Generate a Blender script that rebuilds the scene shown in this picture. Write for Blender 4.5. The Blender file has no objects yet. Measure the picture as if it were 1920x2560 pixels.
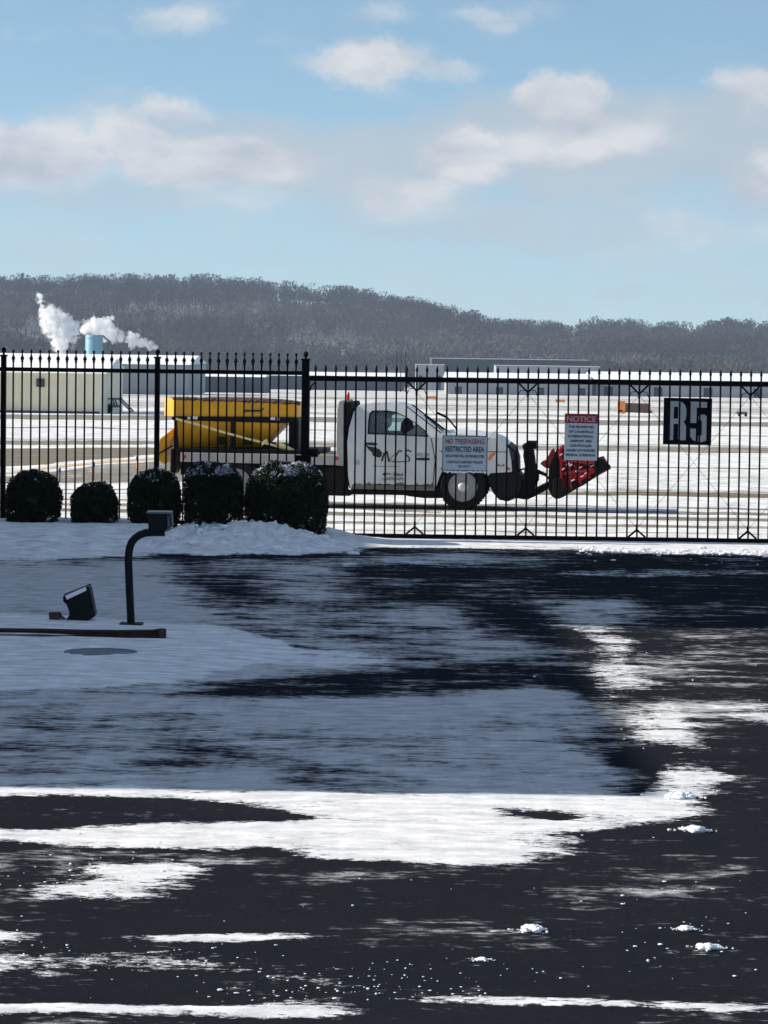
import bpy, math, random
import numpy as np
from mathutils import Vector, Matrix
from mathutils.geometry import tessellate_polygon
random.seed(7); rng = np.random.default_rng(7)
S = bpy.context.scene
COL = S.collection
# ------------------------------------------------------------------ camera
F = 7800.0; EYE = 2.57; HOR = 872.0; ROLL = 0.0135
cam_d = bpy.data.cameras.new("camera"); cam = bpy.data.objects.new("camera", cam_d); COL.objects.link(cam)
cam_d.sensor_fit = 'VERTICAL'; cam_d.sensor_height = 36; cam_d.lens = F/2560*36
cam_d.clip_start = 0.5; cam_d.clip_end = 12000
RC = Matrix.Rotation(math.pi/2-math.atan((1280-HOR)/F), 3, 'X') @ Matrix.Rotation(ROLL, 3, 'Z')
M4 = RC.to_4x4(); M4.translation = Vector((0, 0, EYE)); cam.matrix_world = M4
S.camera = cam
# ------------------------------------------------------------------ light
SUN_EL = math.radians(27); SUN_OFF = math.radians(4.8)      # sun from the left, slightly beyond
sdir = Vector((-math.cos(SUN_EL)*math.cos(SUN_OFF), math.cos(SUN_EL)*math.sin(SUN_OFF), math.sin(SUN_EL)))
sl = bpy.data.lights.new("sun", 'SUN'); sl.energy = 4.3; sl.angle = math.radians(0.5); sl.color = (1.0, 0.92, 0.79)
so = bpy.data.objects.new("sun", sl); COL.objects.link(so); so.location = (0, 0, 60)
so.rotation_euler = sdir.to_track_quat('Z', 'Y').to_euler()
EXPOSURE = 0.75; SKY_STR = 0.085
S.view_settings.view_transform = 'Standard'; S.view_settings.look = 'None'
S.view_settings.exposure = EXPOSURE; S.view_settings.gamma = 1; S.view_settings.use_curve_mapping = False
S.cycles.max_bounces = 8; S.cycles.volume_bounces = 8; S.cycles.transparent_max_bounces = 12

def build_world():
    w = bpy.data.worlds.new("World"); S.world = w; w.use_nodes = True
    nt = w.node_tree; nt.nodes.clear(); N = nt.nodes.new; L = nt.links.new
    out = N('ShaderNodeOutputWorld'); bg = N('ShaderNodeBackground'); bg.inputs[1].default_value = SKY_STR
    L(bg.outputs[0], out.inputs[0])
    tc = N('ShaderNodeTexCoord')
    sep = N('ShaderNodeSeparateXYZ'); L(tc.outputs['Generated'], sep.inputs[0])
    def m(op, a, b=None, c=None, clamp=False):
        n = N('ShaderNodeMath'); n.operation = op; n.use_clamp = clamp
        for i, v in enumerate((a, b, c)):
            if v is None: continue
            if isinstance(v, (int, float)): n.inputs[i].default_value = v
            else: L(v, n.inputs[i])
        return n.outputs[0]
    # the sky colour is taken a little higher up than the line of sight (clear, cold winter air)
    z2 = m('ADD', m('MULTIPLY', sep.outputs[2], 1.9), 0.10)
    cmb = N('ShaderNodeCombineXYZ'); L(sep.outputs[0], cmb.inputs[0]); L(sep.outputs[1], cmb.inputs[1]); L(z2, cmb.inputs[2])
    nv = N('ShaderNodeVectorMath'); nv.operation = 'NORMALIZE'; L(cmb.outputs[0], nv.inputs[0])
    sky = N('ShaderNodeTexSky'); sky.sky_type = 'NISHITA'; sky.sun_disc = False
    sky.sun_elevation = SUN_EL; sky.sun_rotation = math.atan2(sdir.x, sdir.y)
    sky.air_density = 1.0; sky.dust_density = 0.4; sky.ozone_density = 1.6
    L(nv.outputs[0], sky.inputs[0])
    # clouds laid out by direction
    yc = m('MAXIMUM', sep.outputs[1], 0.02)
    u = m('DIVIDE', sep.outputs[0], yc); v = m('DIVIDE', sep.outputs[2], yc)
    uv = N('ShaderNodeCombineXYZ'); L(u, uv.inputs[0]); L(v, uv.inputs[1])
    nz = N('ShaderNodeTexNoise'); nz.inputs['Scale'].default_value = 38; nz.inputs['Detail'].default_value = 6; nz.inputs['Roughness'].default_value = 0.66
    L(uv.outputs[0], nz.inputs['Vector'])
    wv = N('ShaderNodeVectorMath'); wv.operation = 'SUBTRACT'; L(nz.outputs['Color'], wv.inputs[0]); wv.inputs[1].default_value = (.5, .5, .5)
    ws = N('ShaderNodeVectorMath'); ws.operation = 'MULTIPLY'; L(wv.outputs[0], ws.inputs[0]); ws.inputs[1].default_value = (.034, .017, 0)
    uw = N('ShaderNodeVectorMath'); uw.operation = 'ADD'; L(uv.outputs[0], uw.inputs[0]); L(ws.outputs[0], uw.inputs[1])
    blobs = [(790,138,160,48,.75,0), (940,158,120,28,.5,0), (40,335,240,82,1.0,0), (270,305,110,60,.9,0), (440,345,250,66,.95,0),
             (370,245,90,38,.6,0), (500,275,150,45,.5,1), (640,340,140,70,.5,1), (1000,335,130,65,.95,0), (850,335,220,85,.6,1), (1195,215,95,62,1.0,0),
             (1230,310,190,62,.75,0), (1130,250,220,80,.6,1), (1250,380,160,50,.6,1), (1650,300,150,150,.75,1), (1640,370,110,60,.9,0), (1600,190,90,50,.6,0), (1500,500,130,55,.5,0),
             (900,425,170,60,.45,0), (520,430,120,40,.35,0), (370,45,110,45,.4,0), (1050,45,110,34,.45,0), (800,50,80,40,.3,0), (1440,300,210,90,.5,1),
             (1200,500,300,70,.4,1), (220,430,300,60,.35,1), (900,480,300,60,.35,1), (1150,330,330,120,.5,1), (760,390,200,70,.45,1), (550,560,120,20,.25,1), (1340,630,80,16,.4,1), (1620,640,100,22,.4,1), (60,560,120,30,.25,1),
             (1500,300,400,200,.35,1), (400,330,500,150,.22,1)]
    tot = None; dark = None
    for cx, cy, rx, ry, s, d in blobs:
        px, py = cx*1.1573, cy*1.1573
        cu = (px-960)/F; cv = (HOR+ROLL*(px-960)-py)/F
        a = N('ShaderNodeVectorMath'); a.operation = 'SUBTRACT'; L(uw.outputs[0], a.inputs[0]); a.inputs[1].default_value = (cu, cv, 0)
        b = N('ShaderNodeVectorMath'); b.operation = 'MULTIPLY'; L(a.outputs[0], b.inputs[0]); b.inputs[1].default_value = (F/(rx*1.1573*1.15), F/(ry*1.1573*1.15), 0)
        l = N('ShaderNodeVectorMath'); l.operation = 'LENGTH'; L(b.outputs[0], l.inputs[0])
        r = N('ShaderNodeMapRange'); r.interpolation_type = 'SMOOTHSTEP'; L(l.outputs['Value'], r.inputs[0])
        r.inputs[1].default_value = 1.15; r.inputs[2].default_value = 0.3; r.inputs[3].default_value = 0; r.inputs[4].default_value = s
        if d == 0: tot = r.outputs[0] if tot is None else m('MAXIMUM', tot, r.outputs[0])
        else: dark = r.outputs[0] if dark is None else m('ADD', dark, r.outputs[0])
    front = m('GREATER_THAN', sep.outputs[1], 0.1)
    def cn(off):
        mp_ = N('ShaderNodeMapping'); mp_.inputs['Location'].default_value = off; mp_.inputs['Scale'].default_value = (1, 1.9, 1); L(uv.outputs[0], mp_.inputs[0])
        n = N('ShaderNodeTexNoise'); n.inputs['Scale'].default_value = 26; n.inputs['Detail'].default_value = 9; n.inputs['Roughness'].default_value = .56; n.inputs['Distortion'].default_value = .25; L(mp_.outputs[0], n.inputs['Vector']); return n.outputs[0]
    c0 = cn((.37, .11, 0)); c1 = cn((.37+.004, .11-.014, 0))
    def sm(x, lo_, hi_):
        r_ = N('ShaderNodeMapRange'); r_.interpolation_type = 'SMOOTHSTEP'; L(x, r_.inputs[0]); r_.inputs[1].default_value = lo_; r_.inputs[2].default_value = hi_; return r_.outputs[0]
    wob = m('MULTIPLY', m('SUBTRACT', c0, .5), 1.9)
    al = m('MULTIPLY', sm(m('ADD', m('MULTIPLY', tot, 1.2), m('MULTIPLY', wob, .8)), .0, 1.0), front, clamp=True); ad = m('MULTIPLY', sm(m('ADD', m('MULTIPLY', dark, 1.22), m('MULTIPLY', wob, .6)), .0, 1.1), front, clamp=True)
    lit = m('ADD', .62, m('MULTIPLY', m('SUBTRACT', c0, c1), 3.0), clamp=True)
    tint = N('ShaderNodeMix'); tint.data_type = 'RGBA'; tint.blend_type = 'MULTIPLY'; tint.inputs[0].default_value = 1
    L(sky.outputs[0], tint.inputs[6]); tint.inputs[7].default_value = SKY_TINT
    m1 = N('ShaderNodeMix'); m1.data_type = 'RGBA'; L(m('MULTIPLY', ad, .9), m1.inputs[0]); L(tint.outputs[2], m1.inputs[6]); m1.inputs[7].default_value = CLOUD_D
    lo = N('ShaderNodeMapRange'); L(sep.outputs[2], lo.inputs[0]); lo.inputs[1].default_value = .085; lo.inputs[2].default_value = .0; lo.inputs[3].default_value = .10; lo.inputs[4].default_value = .85
    nw = N('ShaderNodeTexNoise'); nw.inputs['Scale'].default_value = 22; nw.inputs['Detail'].default_value = 6; nw.inputs['Roughness'].default_value = .6
    wm = N('ShaderNodeMapping'); wm.inputs['Scale'].default_value = (1, 2.6, 1); L(uw.outputs[0], wm.inputs[0]); L(wm.outputs[0], nw.inputs['Vector'])
    wr = N('ShaderNodeMapRange'); L(nw.outputs[0], wr.inputs[0]); wr.inputs[1].default_value = .35; wr.inputs[2].default_value = .75; wr.inputs[3].default_value = .45; wr.inputs[4].default_value = 1.35
    mlo = N('ShaderNodeMix'); mlo.data_type = 'RGBA'; L(m('MULTIPLY', lo.outputs[0], wr.outputs[0], clamp=True), mlo.inputs[0]); L(m1.outputs[2], mlo.inputs[6]); mlo.inputs[7].default_value = CLOUD_H
    m1 = mlo
    # unseen high cloud veil, added overhead and behind to brighten and tint the shade
    nv3 = N('ShaderNodeTexNoise'); nv3.inputs['Scale'].default_value = 3.5; nv3.inputs['Detail'].default_value = 5; L(tc.outputs['Generated'], nv3.inputs['Vector'])
    hi = N('ShaderNodeMapRange'); L(sep.outputs[2], hi.inputs[0]); hi.inputs[1].default_value = .13; hi.inputs[2].default_value = .4; hi.inputs[4].default_value = 1.25
    mv = N('ShaderNodeMix'); mv.data_type = 'RGBA'; L(m('MULTIPLY', hi.outputs[0], nv3.outputs[0], clamp=True), mv.inputs[0]); L(m1.outputs[2], mv.inputs[6]); mv.inputs[7].default_value = CLOUD_FILL
    m1 = mv
    m2 = N('ShaderNodeMix'); m2.data_type = 'RGBA'; L(m('MULTIPLY', al, .92), m2.inputs[0]); L(m1.outputs[2], m2.inputs[6])
    lc = N('ShaderNodeMix'); lc.data_type = 'RGBA'; L(lit, lc.inputs[0]); lc.inputs[6].default_value = CLOUD_S; lc.inputs[7].default_value = CLOUD_L; L(lc.outputs[2], m2.inputs[7])
    L(m2.outputs[2], bg.inputs[0])
SKY_TINT = (1.06, 1.20, 1.12, 1)
k = 1/(SKY_STR*2**EXPOSURE)
CLOUD_D = (.46*k, .525*k, .595*k, 1); CLOUD_L = (.77*k, .765*k, .77*k, 1); CLOUD_FILL = (.30*k, .385*k, .56*k, 1); CLOUD_S = (.45*k, .50*k, .57*k, 1); CLOUD_H = (.52*k, .645*k, .70*k, 1)
build_world()

# ------------------------------------------------------------------ helpers
SL = 0.0108
def gz(y): return -SL*max(0.0, y-50)
def ray(px, py): return RC @ Vector(((px-960)/F, -(py-1280)/F, -1))
def P(px, py, Y):
    d = ray(px, py); t = Y/d.y; return Vector((t*d.x, Y, EYE+t*d.z))
def G(px, py):
    d = ray(px, py); s = d.z/d.y
    Y = EYE/(-s)
    if Y > 50: Y = (EYE-SL*50)/(-s-SL)
    return Vector((Y*d.x/d.y, Y, gz(Y)))
def project(X, Y, Z):
    R = np.array(RC); V = np.stack([X, Y, Z-EYE], -1) @ R
    return 960-F*V[..., 0]/V[..., 2], 1280+F*V[..., 1]/V[..., 2]

def vnoise(x, y, seed=0):
    xi = np.floor(x).astype(np.int64); yi = np.floor(y).astype(np.int64); fx = x-xi; fy = y-yi
    fx = fx*fx*(3-2*fx); fy = fy*fy*(3-2*fy)
    def h(a, b):
        n = (a*374761393+b*668265263+seed*1274126177) & 0xffffffff
        n = ((n ^ (n >> 13))*1274126177) & 0xffffffff
        return ((n ^ (n >> 16)) & 0xffff)/65535.0
    return (h(xi, yi)*(1-fx)+h(xi+1, yi)*fx)*(1-fy)+(h(xi, yi+1)*(1-fx)+h(xi+1, yi+1)*fx)*fy
def fbm(x, y, o=4, seed=0):
    s = 0; a = .5; t = 0
    for i in range(o):
        s = s+a*vnoise(x*2**i, y*2**i, seed+i*17); t += a; a *= .55
    return s/t
def inpoly(px, py, poly):
    r = np.zeros(px.shape, bool); n = len(poly)
    for i in range(n):
        x1, y1 = poly[i]; x2, y2 = poly[(i+1) % n]
        if y1 == y2: continue
        c = ((y1 > py) != (y2 > py)) & (px < (x2-x1)*(py-y1)/(y2-y1)+x1)
        r ^= c
    return r
def blur(a, nr, nc):
    for ax, n in ((0, nr), (1, nc)):
        for _ in range(2):
            k_ = np.pad(a, [(n, n) if i == ax else (0, 0) for i in (0, 1)], mode='edge')
            c = np.cumsum(k_, axis=ax); c = np.insert(c, 0, 0, axis=ax); w_ = 2*n+1
            a = (np.take(c, range(w_, c.shape[ax]), axis=ax)-np.take(c, range(0, c.shape[ax]-w_), axis=ax))/w_
    return a

def tag(o, label=None, cat=None, group=None, kind=None):
    if label: o['label'] = label
    if cat: o['category'] = cat
    if group: o['group'] = group
    if kind: o['kind'] = kind
    return o
def empty(name, loc, rz=0):
    o = bpy.data.objects.new(name, None); COL.objects.link(o); o.location = loc; o.rotation_euler = (0, 0, rz); o.empty_display_size = .2
    return o
def grid_obj(name, X, Y, Z, mat, attrs=None, smooth=True):
    nr, nc = X.shape; me = bpy.data.meshes.new(name)
    v = np.stack([X, Y, Z], -1).reshape(-1, 3).astype(np.float32)
    i = np.arange(nr*nc).reshape(nr, nc)
    f = np.stack([i[:-1, :-1], i[:-1, 1:], i[1:, 1:], i[1:, :-1]], -1).reshape(-1, 4)
    fill(me, v, f, smooth)
    for k_, a in (attrs or {}).items():
        at = me.attributes.new(k_, 'FLOAT', 'POINT'); at.data.foreach_set('value', a.astype(np.float32).ravel())
    me.materials.append(mat)
    o = bpy.data.objects.new(name, me); COL.objects.link(o); return o
def fill(me, v, f, smooth=False):
    n = f.shape[1]
    me.vertices.add(len(v)); me.vertices.foreach_set('co', v.astype(np.float32).ravel())
    me.loops.add(f.size); me.loops.foreach_set('vertex_index', f.astype(np.int32).ravel())
    me.polygons.add(len(f)); me.polygons.foreach_set('loop_start', (np.arange(len(f))*n).astype(np.int32))
    me.polygons.foreach_set('loop_total', np.full(len(f), n, np.int32))
    if smooth: me.polygons.foreach_set('use_smooth', np.ones(len(f), bool))
    me.update(calc_edges=True)

class MB:
    def __init__(s): s.v = []; s.f = []
    def add(s, vs, fs):
        b = len(s.v); s.v += [tuple(p) for p in vs]; s.f += [tuple(b+i for i in q) for q in fs]; return s
    def box(s, x0, x1, y0, y1, z0, z1):
        vs = [(x, y, z) for x in (x0, x1) for y in (y0, y1) for z in (z0, z1)]
        return s.add(vs, [(0, 1, 3, 2), (4, 6, 7, 5), (0, 4, 5, 1), (2, 3, 7, 6), (0, 2, 6, 4), (1, 5, 7, 3)])
    def prism(s, poly, y0, y1, holes=()):
        """outline in x,z pushed from y0 to y1"""
        loops = [poly]+list(holes); flat = [p for l in loops for p in l]; n = len(flat)
        tr = tessellate_polygon([[Vector((p[0], p[1], 0)) for p in l] for l in loops])
        vs = [(p[0], y0, p[1]) for p in flat]+[(p[0], y1, p[1]) for p in flat]
        fs = [tuple(t) for t in tr]+[tuple(n+i for i in reversed(t)) for t in tr]
        b = 0
        for l in loops:
            m_ = len(l)
            for i in range(m_):
                j = (i+1) % m_; fs.append((b+i, b+j, n+b+j, n+b+i))
            b += m_
        return s.add(vs, fs)
    def tube(s, pts, r, seg=8, cap=True):
        pts = [Vector(p) for p in pts]; rr = r if isinstance(r, (list, tuple)) else [r]*len(pts)
        rings = []; up = None
        for i, p in enumerate(pts):
            t = (pts[min(i+1, len(pts)-1)]-pts[max(i-1, 0)]).normalized()
            if up is None: up = Vector((0, 0, 1)) if abs(t.z) < .9 else Vector((0, 1, 0))
            a = t.cross(up).normalized(); b = a.cross(t).normalized(); up = b
            rings.append([p+(a*math.cos(q)+b*math.sin(q))*rr[i] for q in [2*math.pi*j/seg for j in range(seg)]])
        vs = [q for rg in rings for q in rg]; fs = []
        for i in range(len(pts)-1):
            for j in range(seg):
                fs.append((i*seg+j, i*seg+(j+1) % seg, (i+1)*seg+(j+1) % seg, (i+1)*seg+j))
        if cap: fs.append(tuple(reversed(range(seg)))); fs.append(tuple((len(pts)-1)*seg+j for j in range(seg)))
        return s.add(vs, fs)
    def lathe(s, prof, c, axis='z', seg=16):
        """prof = [(radius, height)]"""
        vs = []; fs = []
        for r, h in prof:
            for j in range(seg):
                q = 2*math.pi*j/seg; a, b = r*math.cos(q), r*math.sin(q)
                vs.append((c[0]+a, c[1]+b, c[2]+h) if axis == 'z' else (c[0]+a, c[1]+h, c[2]+b))
        for i in range(len(prof)-1):
            for j in range(seg): fs.append((i*seg+j, i*seg+(j+1) % seg, (i+1)*seg+(j+1) % seg, (i+1)*seg+j))
        fs.append(tuple(reversed(range(seg)))); fs.append(tuple((len(prof)-1)*seg+j for j in range(seg)))
        return s.add(vs, fs)
    def ball(s, c, r, seg=10, rings=6):
        rx, ry, rz = r if isinstance(r, tuple) else (r, r, r)
        prof = [(max(math.sin(math.pi*i/rings), .01), -math.cos(math.pi*i/rings)) for i in range(rings+1)]
        b = len(s.v); s.lathe(prof, (0, 0, 0), 'z', seg)
        for i in range(b, len(s.v)):
            x, y, z = s.v[i]; s.v[i] = (c[0]+x*rx, c[1]+y*ry, c[2]+z*rz)
        return s
    def bar(s, a, b, w, d=None):
        """rectangular bar between two points; w across in plane, d depth in y"""
        a = Vector(a); b = Vector(b); d = d or w; t = (b-a).normalized(); n = t.cross(Vector((0, 1, 0)))
        if n.length < .01: n = Vector((1, 0, 0))
        n.normalize(); o = t.cross(n).normalized()
        vs = [p+n*w/2*i+o*d/2*j for p in (a, b) for i, j in ((-1, -1), (1, -1), (1, 1), (-1, 1))]
        return s.add(vs, [(3, 2, 1, 0), (4, 5, 6, 7), (0, 1, 5, 4), (1, 2, 6, 5), (2, 3, 7, 6), (3, 0, 4, 7)])
    def warp(s, fn): s.v = [tuple(fn(*p)) for p in s.v]; return s
    def build(s, name, mat, parent=None, bevel=0, smooth=False, seg=2):
        me = bpy.data.meshes.new(name); me.from_pydata(s.v, [], s.f); me.materials.append(mat)
        import bmesh
        bm = bmesh.new(); bm.from_mesh(me); bmesh.ops.recalc_face_normals(bm, faces=bm.faces); bm.to_mesh(me); bm.free()
        if smooth:
            for p in me.polygons: p.use_smooth = True
            if hasattr(me, 'set_sharp_from_angle'): me.set_sharp_from_angle(angle=math.radians(40))
        o = bpy.data.objects.new(name, me); COL.objects.link(o)
        if parent: o.parent = parent
        if bevel:
            b = o.modifiers.new('bevel', 'BEVEL'); b.width = bevel; b.segments = seg; b.limit_method = 'ANGLE'; b.angle_limit = math.radians(35)
        return o

# ------------------------------------------------------------------ materials
def base_mat(name):
    m = bpy.data.materials.new(name); m.use_nodes = True; nt = m.node_tree
    return m, nt, nt.nodes['Principled BSDF']
def paint(name, col, rough=.5, metal=0, var=.15, scale=6, bump=.0, dirt=None, dirtamt=0, emis=None, spec=.5):
    m, nt, b = base_mat(name); N = nt.nodes.new; L = nt.links.new
    tc = N('ShaderNodeTexCoord'); nz = N('ShaderNodeTexNoise'); nz.inputs['Scale'].default_value = scale; nz.inputs['Detail'].default_value = 6
    L(tc.outputs['Object'], nz.inputs['Vector'])
    mx = N('ShaderNodeMix'); mx.data_type = 'RGBA'; L(nz.outputs[0], mx.inputs[0])
    mx.inputs[6].default_value = (*[c*(1-var) for c in col], 1); mx.inputs[7].default_value = (*[min(1, c*(1+var)) for c in col], 1)
    src = mx.outputs[2]
    if dirt:
        n2 = N('ShaderNodeTexNoise'); n2.inputs['Scale'].default_value = scale*.6; n2.inputs['Detail'].default_value = 8; n2.inputs['Roughness'].default_value = .7
        L(tc.outputs['Object'], n2.inputs['Vector'])
        r = N('ShaderNodeMapRange'); L(n2.outputs[0], r.inputs[0]); r.inputs[1].default_value = .45; r.inputs[2].default_value = .75; r.inputs[4].default_value = dirtamt
        m2 = N('ShaderNodeMix'); m2.data_type = 'RGBA'; L(r.outputs[0], m2.inputs[0]); L(src, m2.inputs[6]); m2.inputs[7].default_value = (*dirt, 1); src = m2.outputs[2]
    L(src, b.inputs['Base Color']); b.inputs['Roughness'].default_value = rough; b.inputs['Metallic'].default_value = metal
    b.inputs['Specular IOR Level'].default_value = spec
    if bump:
        bp = N('ShaderNodeBump'); bp.inputs['Strength'].default_value = bump; bp.inputs['Distance'].default_value = .02; L(nz.outputs[0], bp.inputs['Height']); L(bp.outputs[0], b.inputs['Normal'])
    return m
def glassy(name, col=(.75, .85, .88), alpha=.35):
    m, nt, b = base_mat(name); b.inputs['Base Color'].default_value = (*col, 1); b.inputs['Roughness'].default_value = .03
    N = nt.nodes.new; L = nt.links.new; tr = N('ShaderNodeBsdfTransparent'); tr.inputs[0].default_value = (.78, .88, .88, 1); mx = N('ShaderNodeMixShader')
    mx.inputs[0].default_value = alpha; L(tr.outputs[0], mx.inputs[1]); L(b.outputs[0], mx.inputs[2]); L(mx.outputs[0], nt.nodes['Material Output'].inputs[0])
    return m
K = {
 'iron': paint('black fence paint', (.0022, .0022, .0028), .6, 0, .3, 8, spec=.08),
 'post': paint('black post paint', (.0025, .0025, .003), .6, 0, .3, 8, spec=.08),
 'white': paint('white truck paint', (.66, .665, .65), .3, 0, .06, 2.2, dirt=(.30, .27, .22), dirtamt=.5),
 'bed': paint('grey bed paint', (.42, .41, .39), .55, 0, .12, 5, dirt=(.2, .17, .14), dirtamt=.5),
 'yellow': paint('yellow hopper paint', (.78, .38, .008), .5, 0, .1, 4, dirt=(.25, .14, .03), dirtamt=.45),
 'dark': paint('dark frame metal', (.006, .0065, .008), .6, 0, .4, 9, spec=.15),
 'grime': paint('grimy underbody', (.014, .0125, .011), .85, 0, .4, 9, spec=.1),
 'rubber': paint('tyre rubber', (.010, .010, .011), .85, 0, .3, 12, bump=.3, spec=.15),
 'rim': paint('dull steel rim', (.30, .30, .30), .5, .4, .15, 9, dirt=(.12, .11, .1), dirtamt=.6),
 'hub': paint('pale hub cap', (.55, .55, .53), .4, .2, .1, 9),
 'red': paint('red plow paint', (.24, .003, .008), .22, 0, .2, 9, dirt=(.05, .01, .01), dirtamt=.5),
 'strap': paint('pale yellow strap', (.75, .68, .30), .7),
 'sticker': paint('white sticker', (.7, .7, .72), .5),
 'amber': paint('red marker lens', (.55, .03, .02), .3),
 'seat': paint('black seat fabric', (.005, .006, .010), .9, spec=.1),
 'glass': glassy('cab glass', alpha=.10),
 'screen': glassy('windscreen glass', (.3, .42, .5), alpha=.62),
 'logo': paint('dark green lettering', (.01, .018, .012), .5),
 'orange': paint('orange decal', (.8, .16, .03), .5),
 'signback': paint('sign sheet white', (.50, .56, .60), .5, 0, .08, 6, dirt=(.4, .42, .44), dirtamt=.4),
 'signred': paint('sign red', (.26, .012, .025), .45), 'signpink': paint('faded pink lettering', (.55, .33, .36), .5),
 'signredtxt': paint('sign red lettering', (.35, .03, .04), .5),
 'signtxt': paint('sign blue black lettering', (.02, .035, .06), .5),
 'signblack': paint('sign black sheet', (.002, .003, .005), .6, spec=.08), 'signwhite': paint('sign pale lettering', (.42, .46, .49), .5, 0, .12, 9),
 'board': paint('weathered brown timber', (.035, .018, .014), .85, 0, .6, 10, bump=.4, dirt=(.010, .008, .008), dirtamt=.8, spec=.1),
 'pedestal': paint('dark green pedestal paint', (.004, .007, .008), .5, 0, .3, 12, dirt=(.012, .012, .010), dirtamt=.5, spec=.15),
 'cream': paint('cream ribbed cladding', (.82, .74, .54), .6, 0, .06, 2),
 'greywall': paint('grey hangar cladding', (.30, .31, .33), .7, 0, .12, .3),
 'palewall': paint('pale grey cladding', (.34, .35, .37), .7, 0, .1, .3),
 'darkwall': paint('dark blue grey cladding', (.05, .06, .08), .7, 0, .3, .2),
 'greenwall': paint('dark grey green cladding', (.022, .034, .038), .7, 0, .2, .2),
 'roofsnow': paint('snow on roof', (.82, .83, .85), .8, 0, .04, .4),
 'snow': paint('snow lump', (.86, .88, .92), .7, 0, .04, 20, bump=.5),
 'tank': paint('pale blue tank paint', (.12, .34, .44), .5, 0, .15, .3),
 'bark': paint('bark', (.03, .025, .02), .9),
 'fence2': paint('galvanised', (.15, .15, .15), .5, .3),
 'win': paint('dark window glass', (.02, .025, .03), .1),
 'brick': paint('red brown brick', (.22, .11, .08), .85, 0, .25, 14, bump=.4),
 'bluelamp': paint('blue lamp globe', (.02, .06, .35), .2),
 'orangestake': paint('orange stake', (.75, .25, .06), .6),
 'brown': paint('brown sign back', (.12, .08, .06), .7), 'orangep': paint('orange sign panel', (.85, .30, .06), .5),
}
def ground_mat(name, pav, pav2, sc, hardw, sn=(.87, .86, .86), film=.55, tan=None, yst=1.0, xst=1.0, tread=0.0):
    m, nt, b = base_mat(name); N = nt.nodes.new; L = nt.links.new
    def mm(op, a, c, clamp=False):
        n = N('ShaderNodeMath'); n.operation = op; n.use_clamp = clamp
        for i, v in enumerate((a, c)):
            if isinstance(v, (int, float)): n.inputs[i].default_value = v
            else: L(v, n.inputs[i])
        return n.outputs[0]
    g = N('ShaderNodeNewGeometry')
    mp = N('ShaderNodeMapping'); mp.vector_type = 'POINT'; mp.inputs['Scale'].default_value = (xst, yst, 0); L(g.outputs['Position'], mp.inputs[0])
    def noise(s, d=6, r=.6, dist=0):
        n = N('ShaderNodeTexNoise'); n.inputs['Scale'].default_value = s; n.inputs['Detail'].default_value = d; n.inputs['Roughness'].default_value = r
        n.inputs['Distortion'].default_value = dist; L(mp.outputs[0], n.inputs['Vector']); return n.outputs[0]
    mr_ = N('ShaderNodeMapping'); mr_.inputs['Rotation'].default_value = (0, 0, .22); mr_.inputs['Scale'].default_value = (11, .22, 0); L(g.outputs['Position'], mr_.inputs[0])
    n5 = N('ShaderNodeTexNoise'); n5.inputs['Scale'].default_value = 1; n5.inputs['Detail'].default_value = 3; L(mr_.outputs[0], n5.inputs['Vector'])
    t5 = mm('MULTIPLY', mm('SUBTRACT', n5.outputs[0], .5), tread)
    cov = N('ShaderNodeAttribute'); cov.attribute_name = 'cov'; fr = N('ShaderNodeAttribute'); fr.attribute_name = 'frost'
    n1 = noise(sc, 8, .68, .3); n2 = noise(sc*6, 5, .65)
    nn = mm('ADD', mm('MULTIPLY', n1, .62), mm('MULTIPLY', n2, .38))
    n6 = noise(sc*11, 4, .7)
    h = mm('ADD', mm('ADD', cov.outputs['Fac'], mm('MULTIPLY', mm('SUBTRACT', nn, .5), 2.1)), mm('ADD', t5, mm('MULTIPLY', mm('SUBTRACT', n6, .5), .9)))
    r = N('ShaderNodeMapRange'); r.interpolation_type = 'SMOOTHSTEP'; L(h, r.inputs[0]); r.inputs[1].default_value = .5-hardw; r.inputs[2].default_value = .5+hardw
    f0 = mm('ADD', mm('ADD', t5, fr.outputs['Fac']), mm('MULTIPLY', mm('SUBTRACT', nn, .5), 2.6))
    fm = N('ShaderNodeMapRange'); fm.interpolation_type = 'SMOOTHSTEP'; L(f0, fm.inputs[0]); fm.inputs[1].default_value = .28; fm.inputs[2].default_value = .72; fm.inputs[4].default_value = film
    s = mm('MAXIMUM', r.outputs[0], fm.outputs[0])
    n3 = mm('ADD', mm('MULTIPLY', noise(60, 4, .7), .5), mm('MULTIPLY', noise(.9, 6, .7), .5)); pv = N('ShaderNodeMix'); pv.data_type = 'RGBA'; L(n3, pv.inputs[0]); pv.inputs[6].default_value = (*pav, 1); pv.inputs[7].default_value = (*pav2, 1)
    src = pv.outputs[2]
    if tan:
        ta = N('ShaderNodeAttribute'); ta.attribute_name = 'tan'; tx = N('ShaderNodeMix'); tx.data_type = 'RGBA'; L(ta.outputs['Fac'], tx.inputs[0]); L(src, tx.inputs[6]); tx.inputs[7].default_value = (*tan, 1); src = tx.outputs[2]
    # thin trodden snow is greyer than deep snow
    n4 = noise(sc*2.3, 5, .6)
    n4 = mm('MULTIPLY', mm('ADD', mm('MULTIPLY', mm('SUBTRACT', n4, .5), 2.2), mm('ADD', mm('MULTIPLY', n5.outputs[0], .3), .45)), 1.0, True)
    sv = N('ShaderNodeMix'); sv.data_type = 'RGBA'; L(n4, sv.inputs[0]); sv.inputs[6].default_value = (sn[0]*.52, sn[1]*.53, sn[2]*.55, 1); sv.inputs[7].default_value = (*sn, 1)
    mx = N('ShaderNodeMix'); mx.data_type = 'RGBA'; L(s, mx.inputs[0]); L(src, mx.inputs[6]); L(sv.outputs[2], mx.inputs[7])
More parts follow.
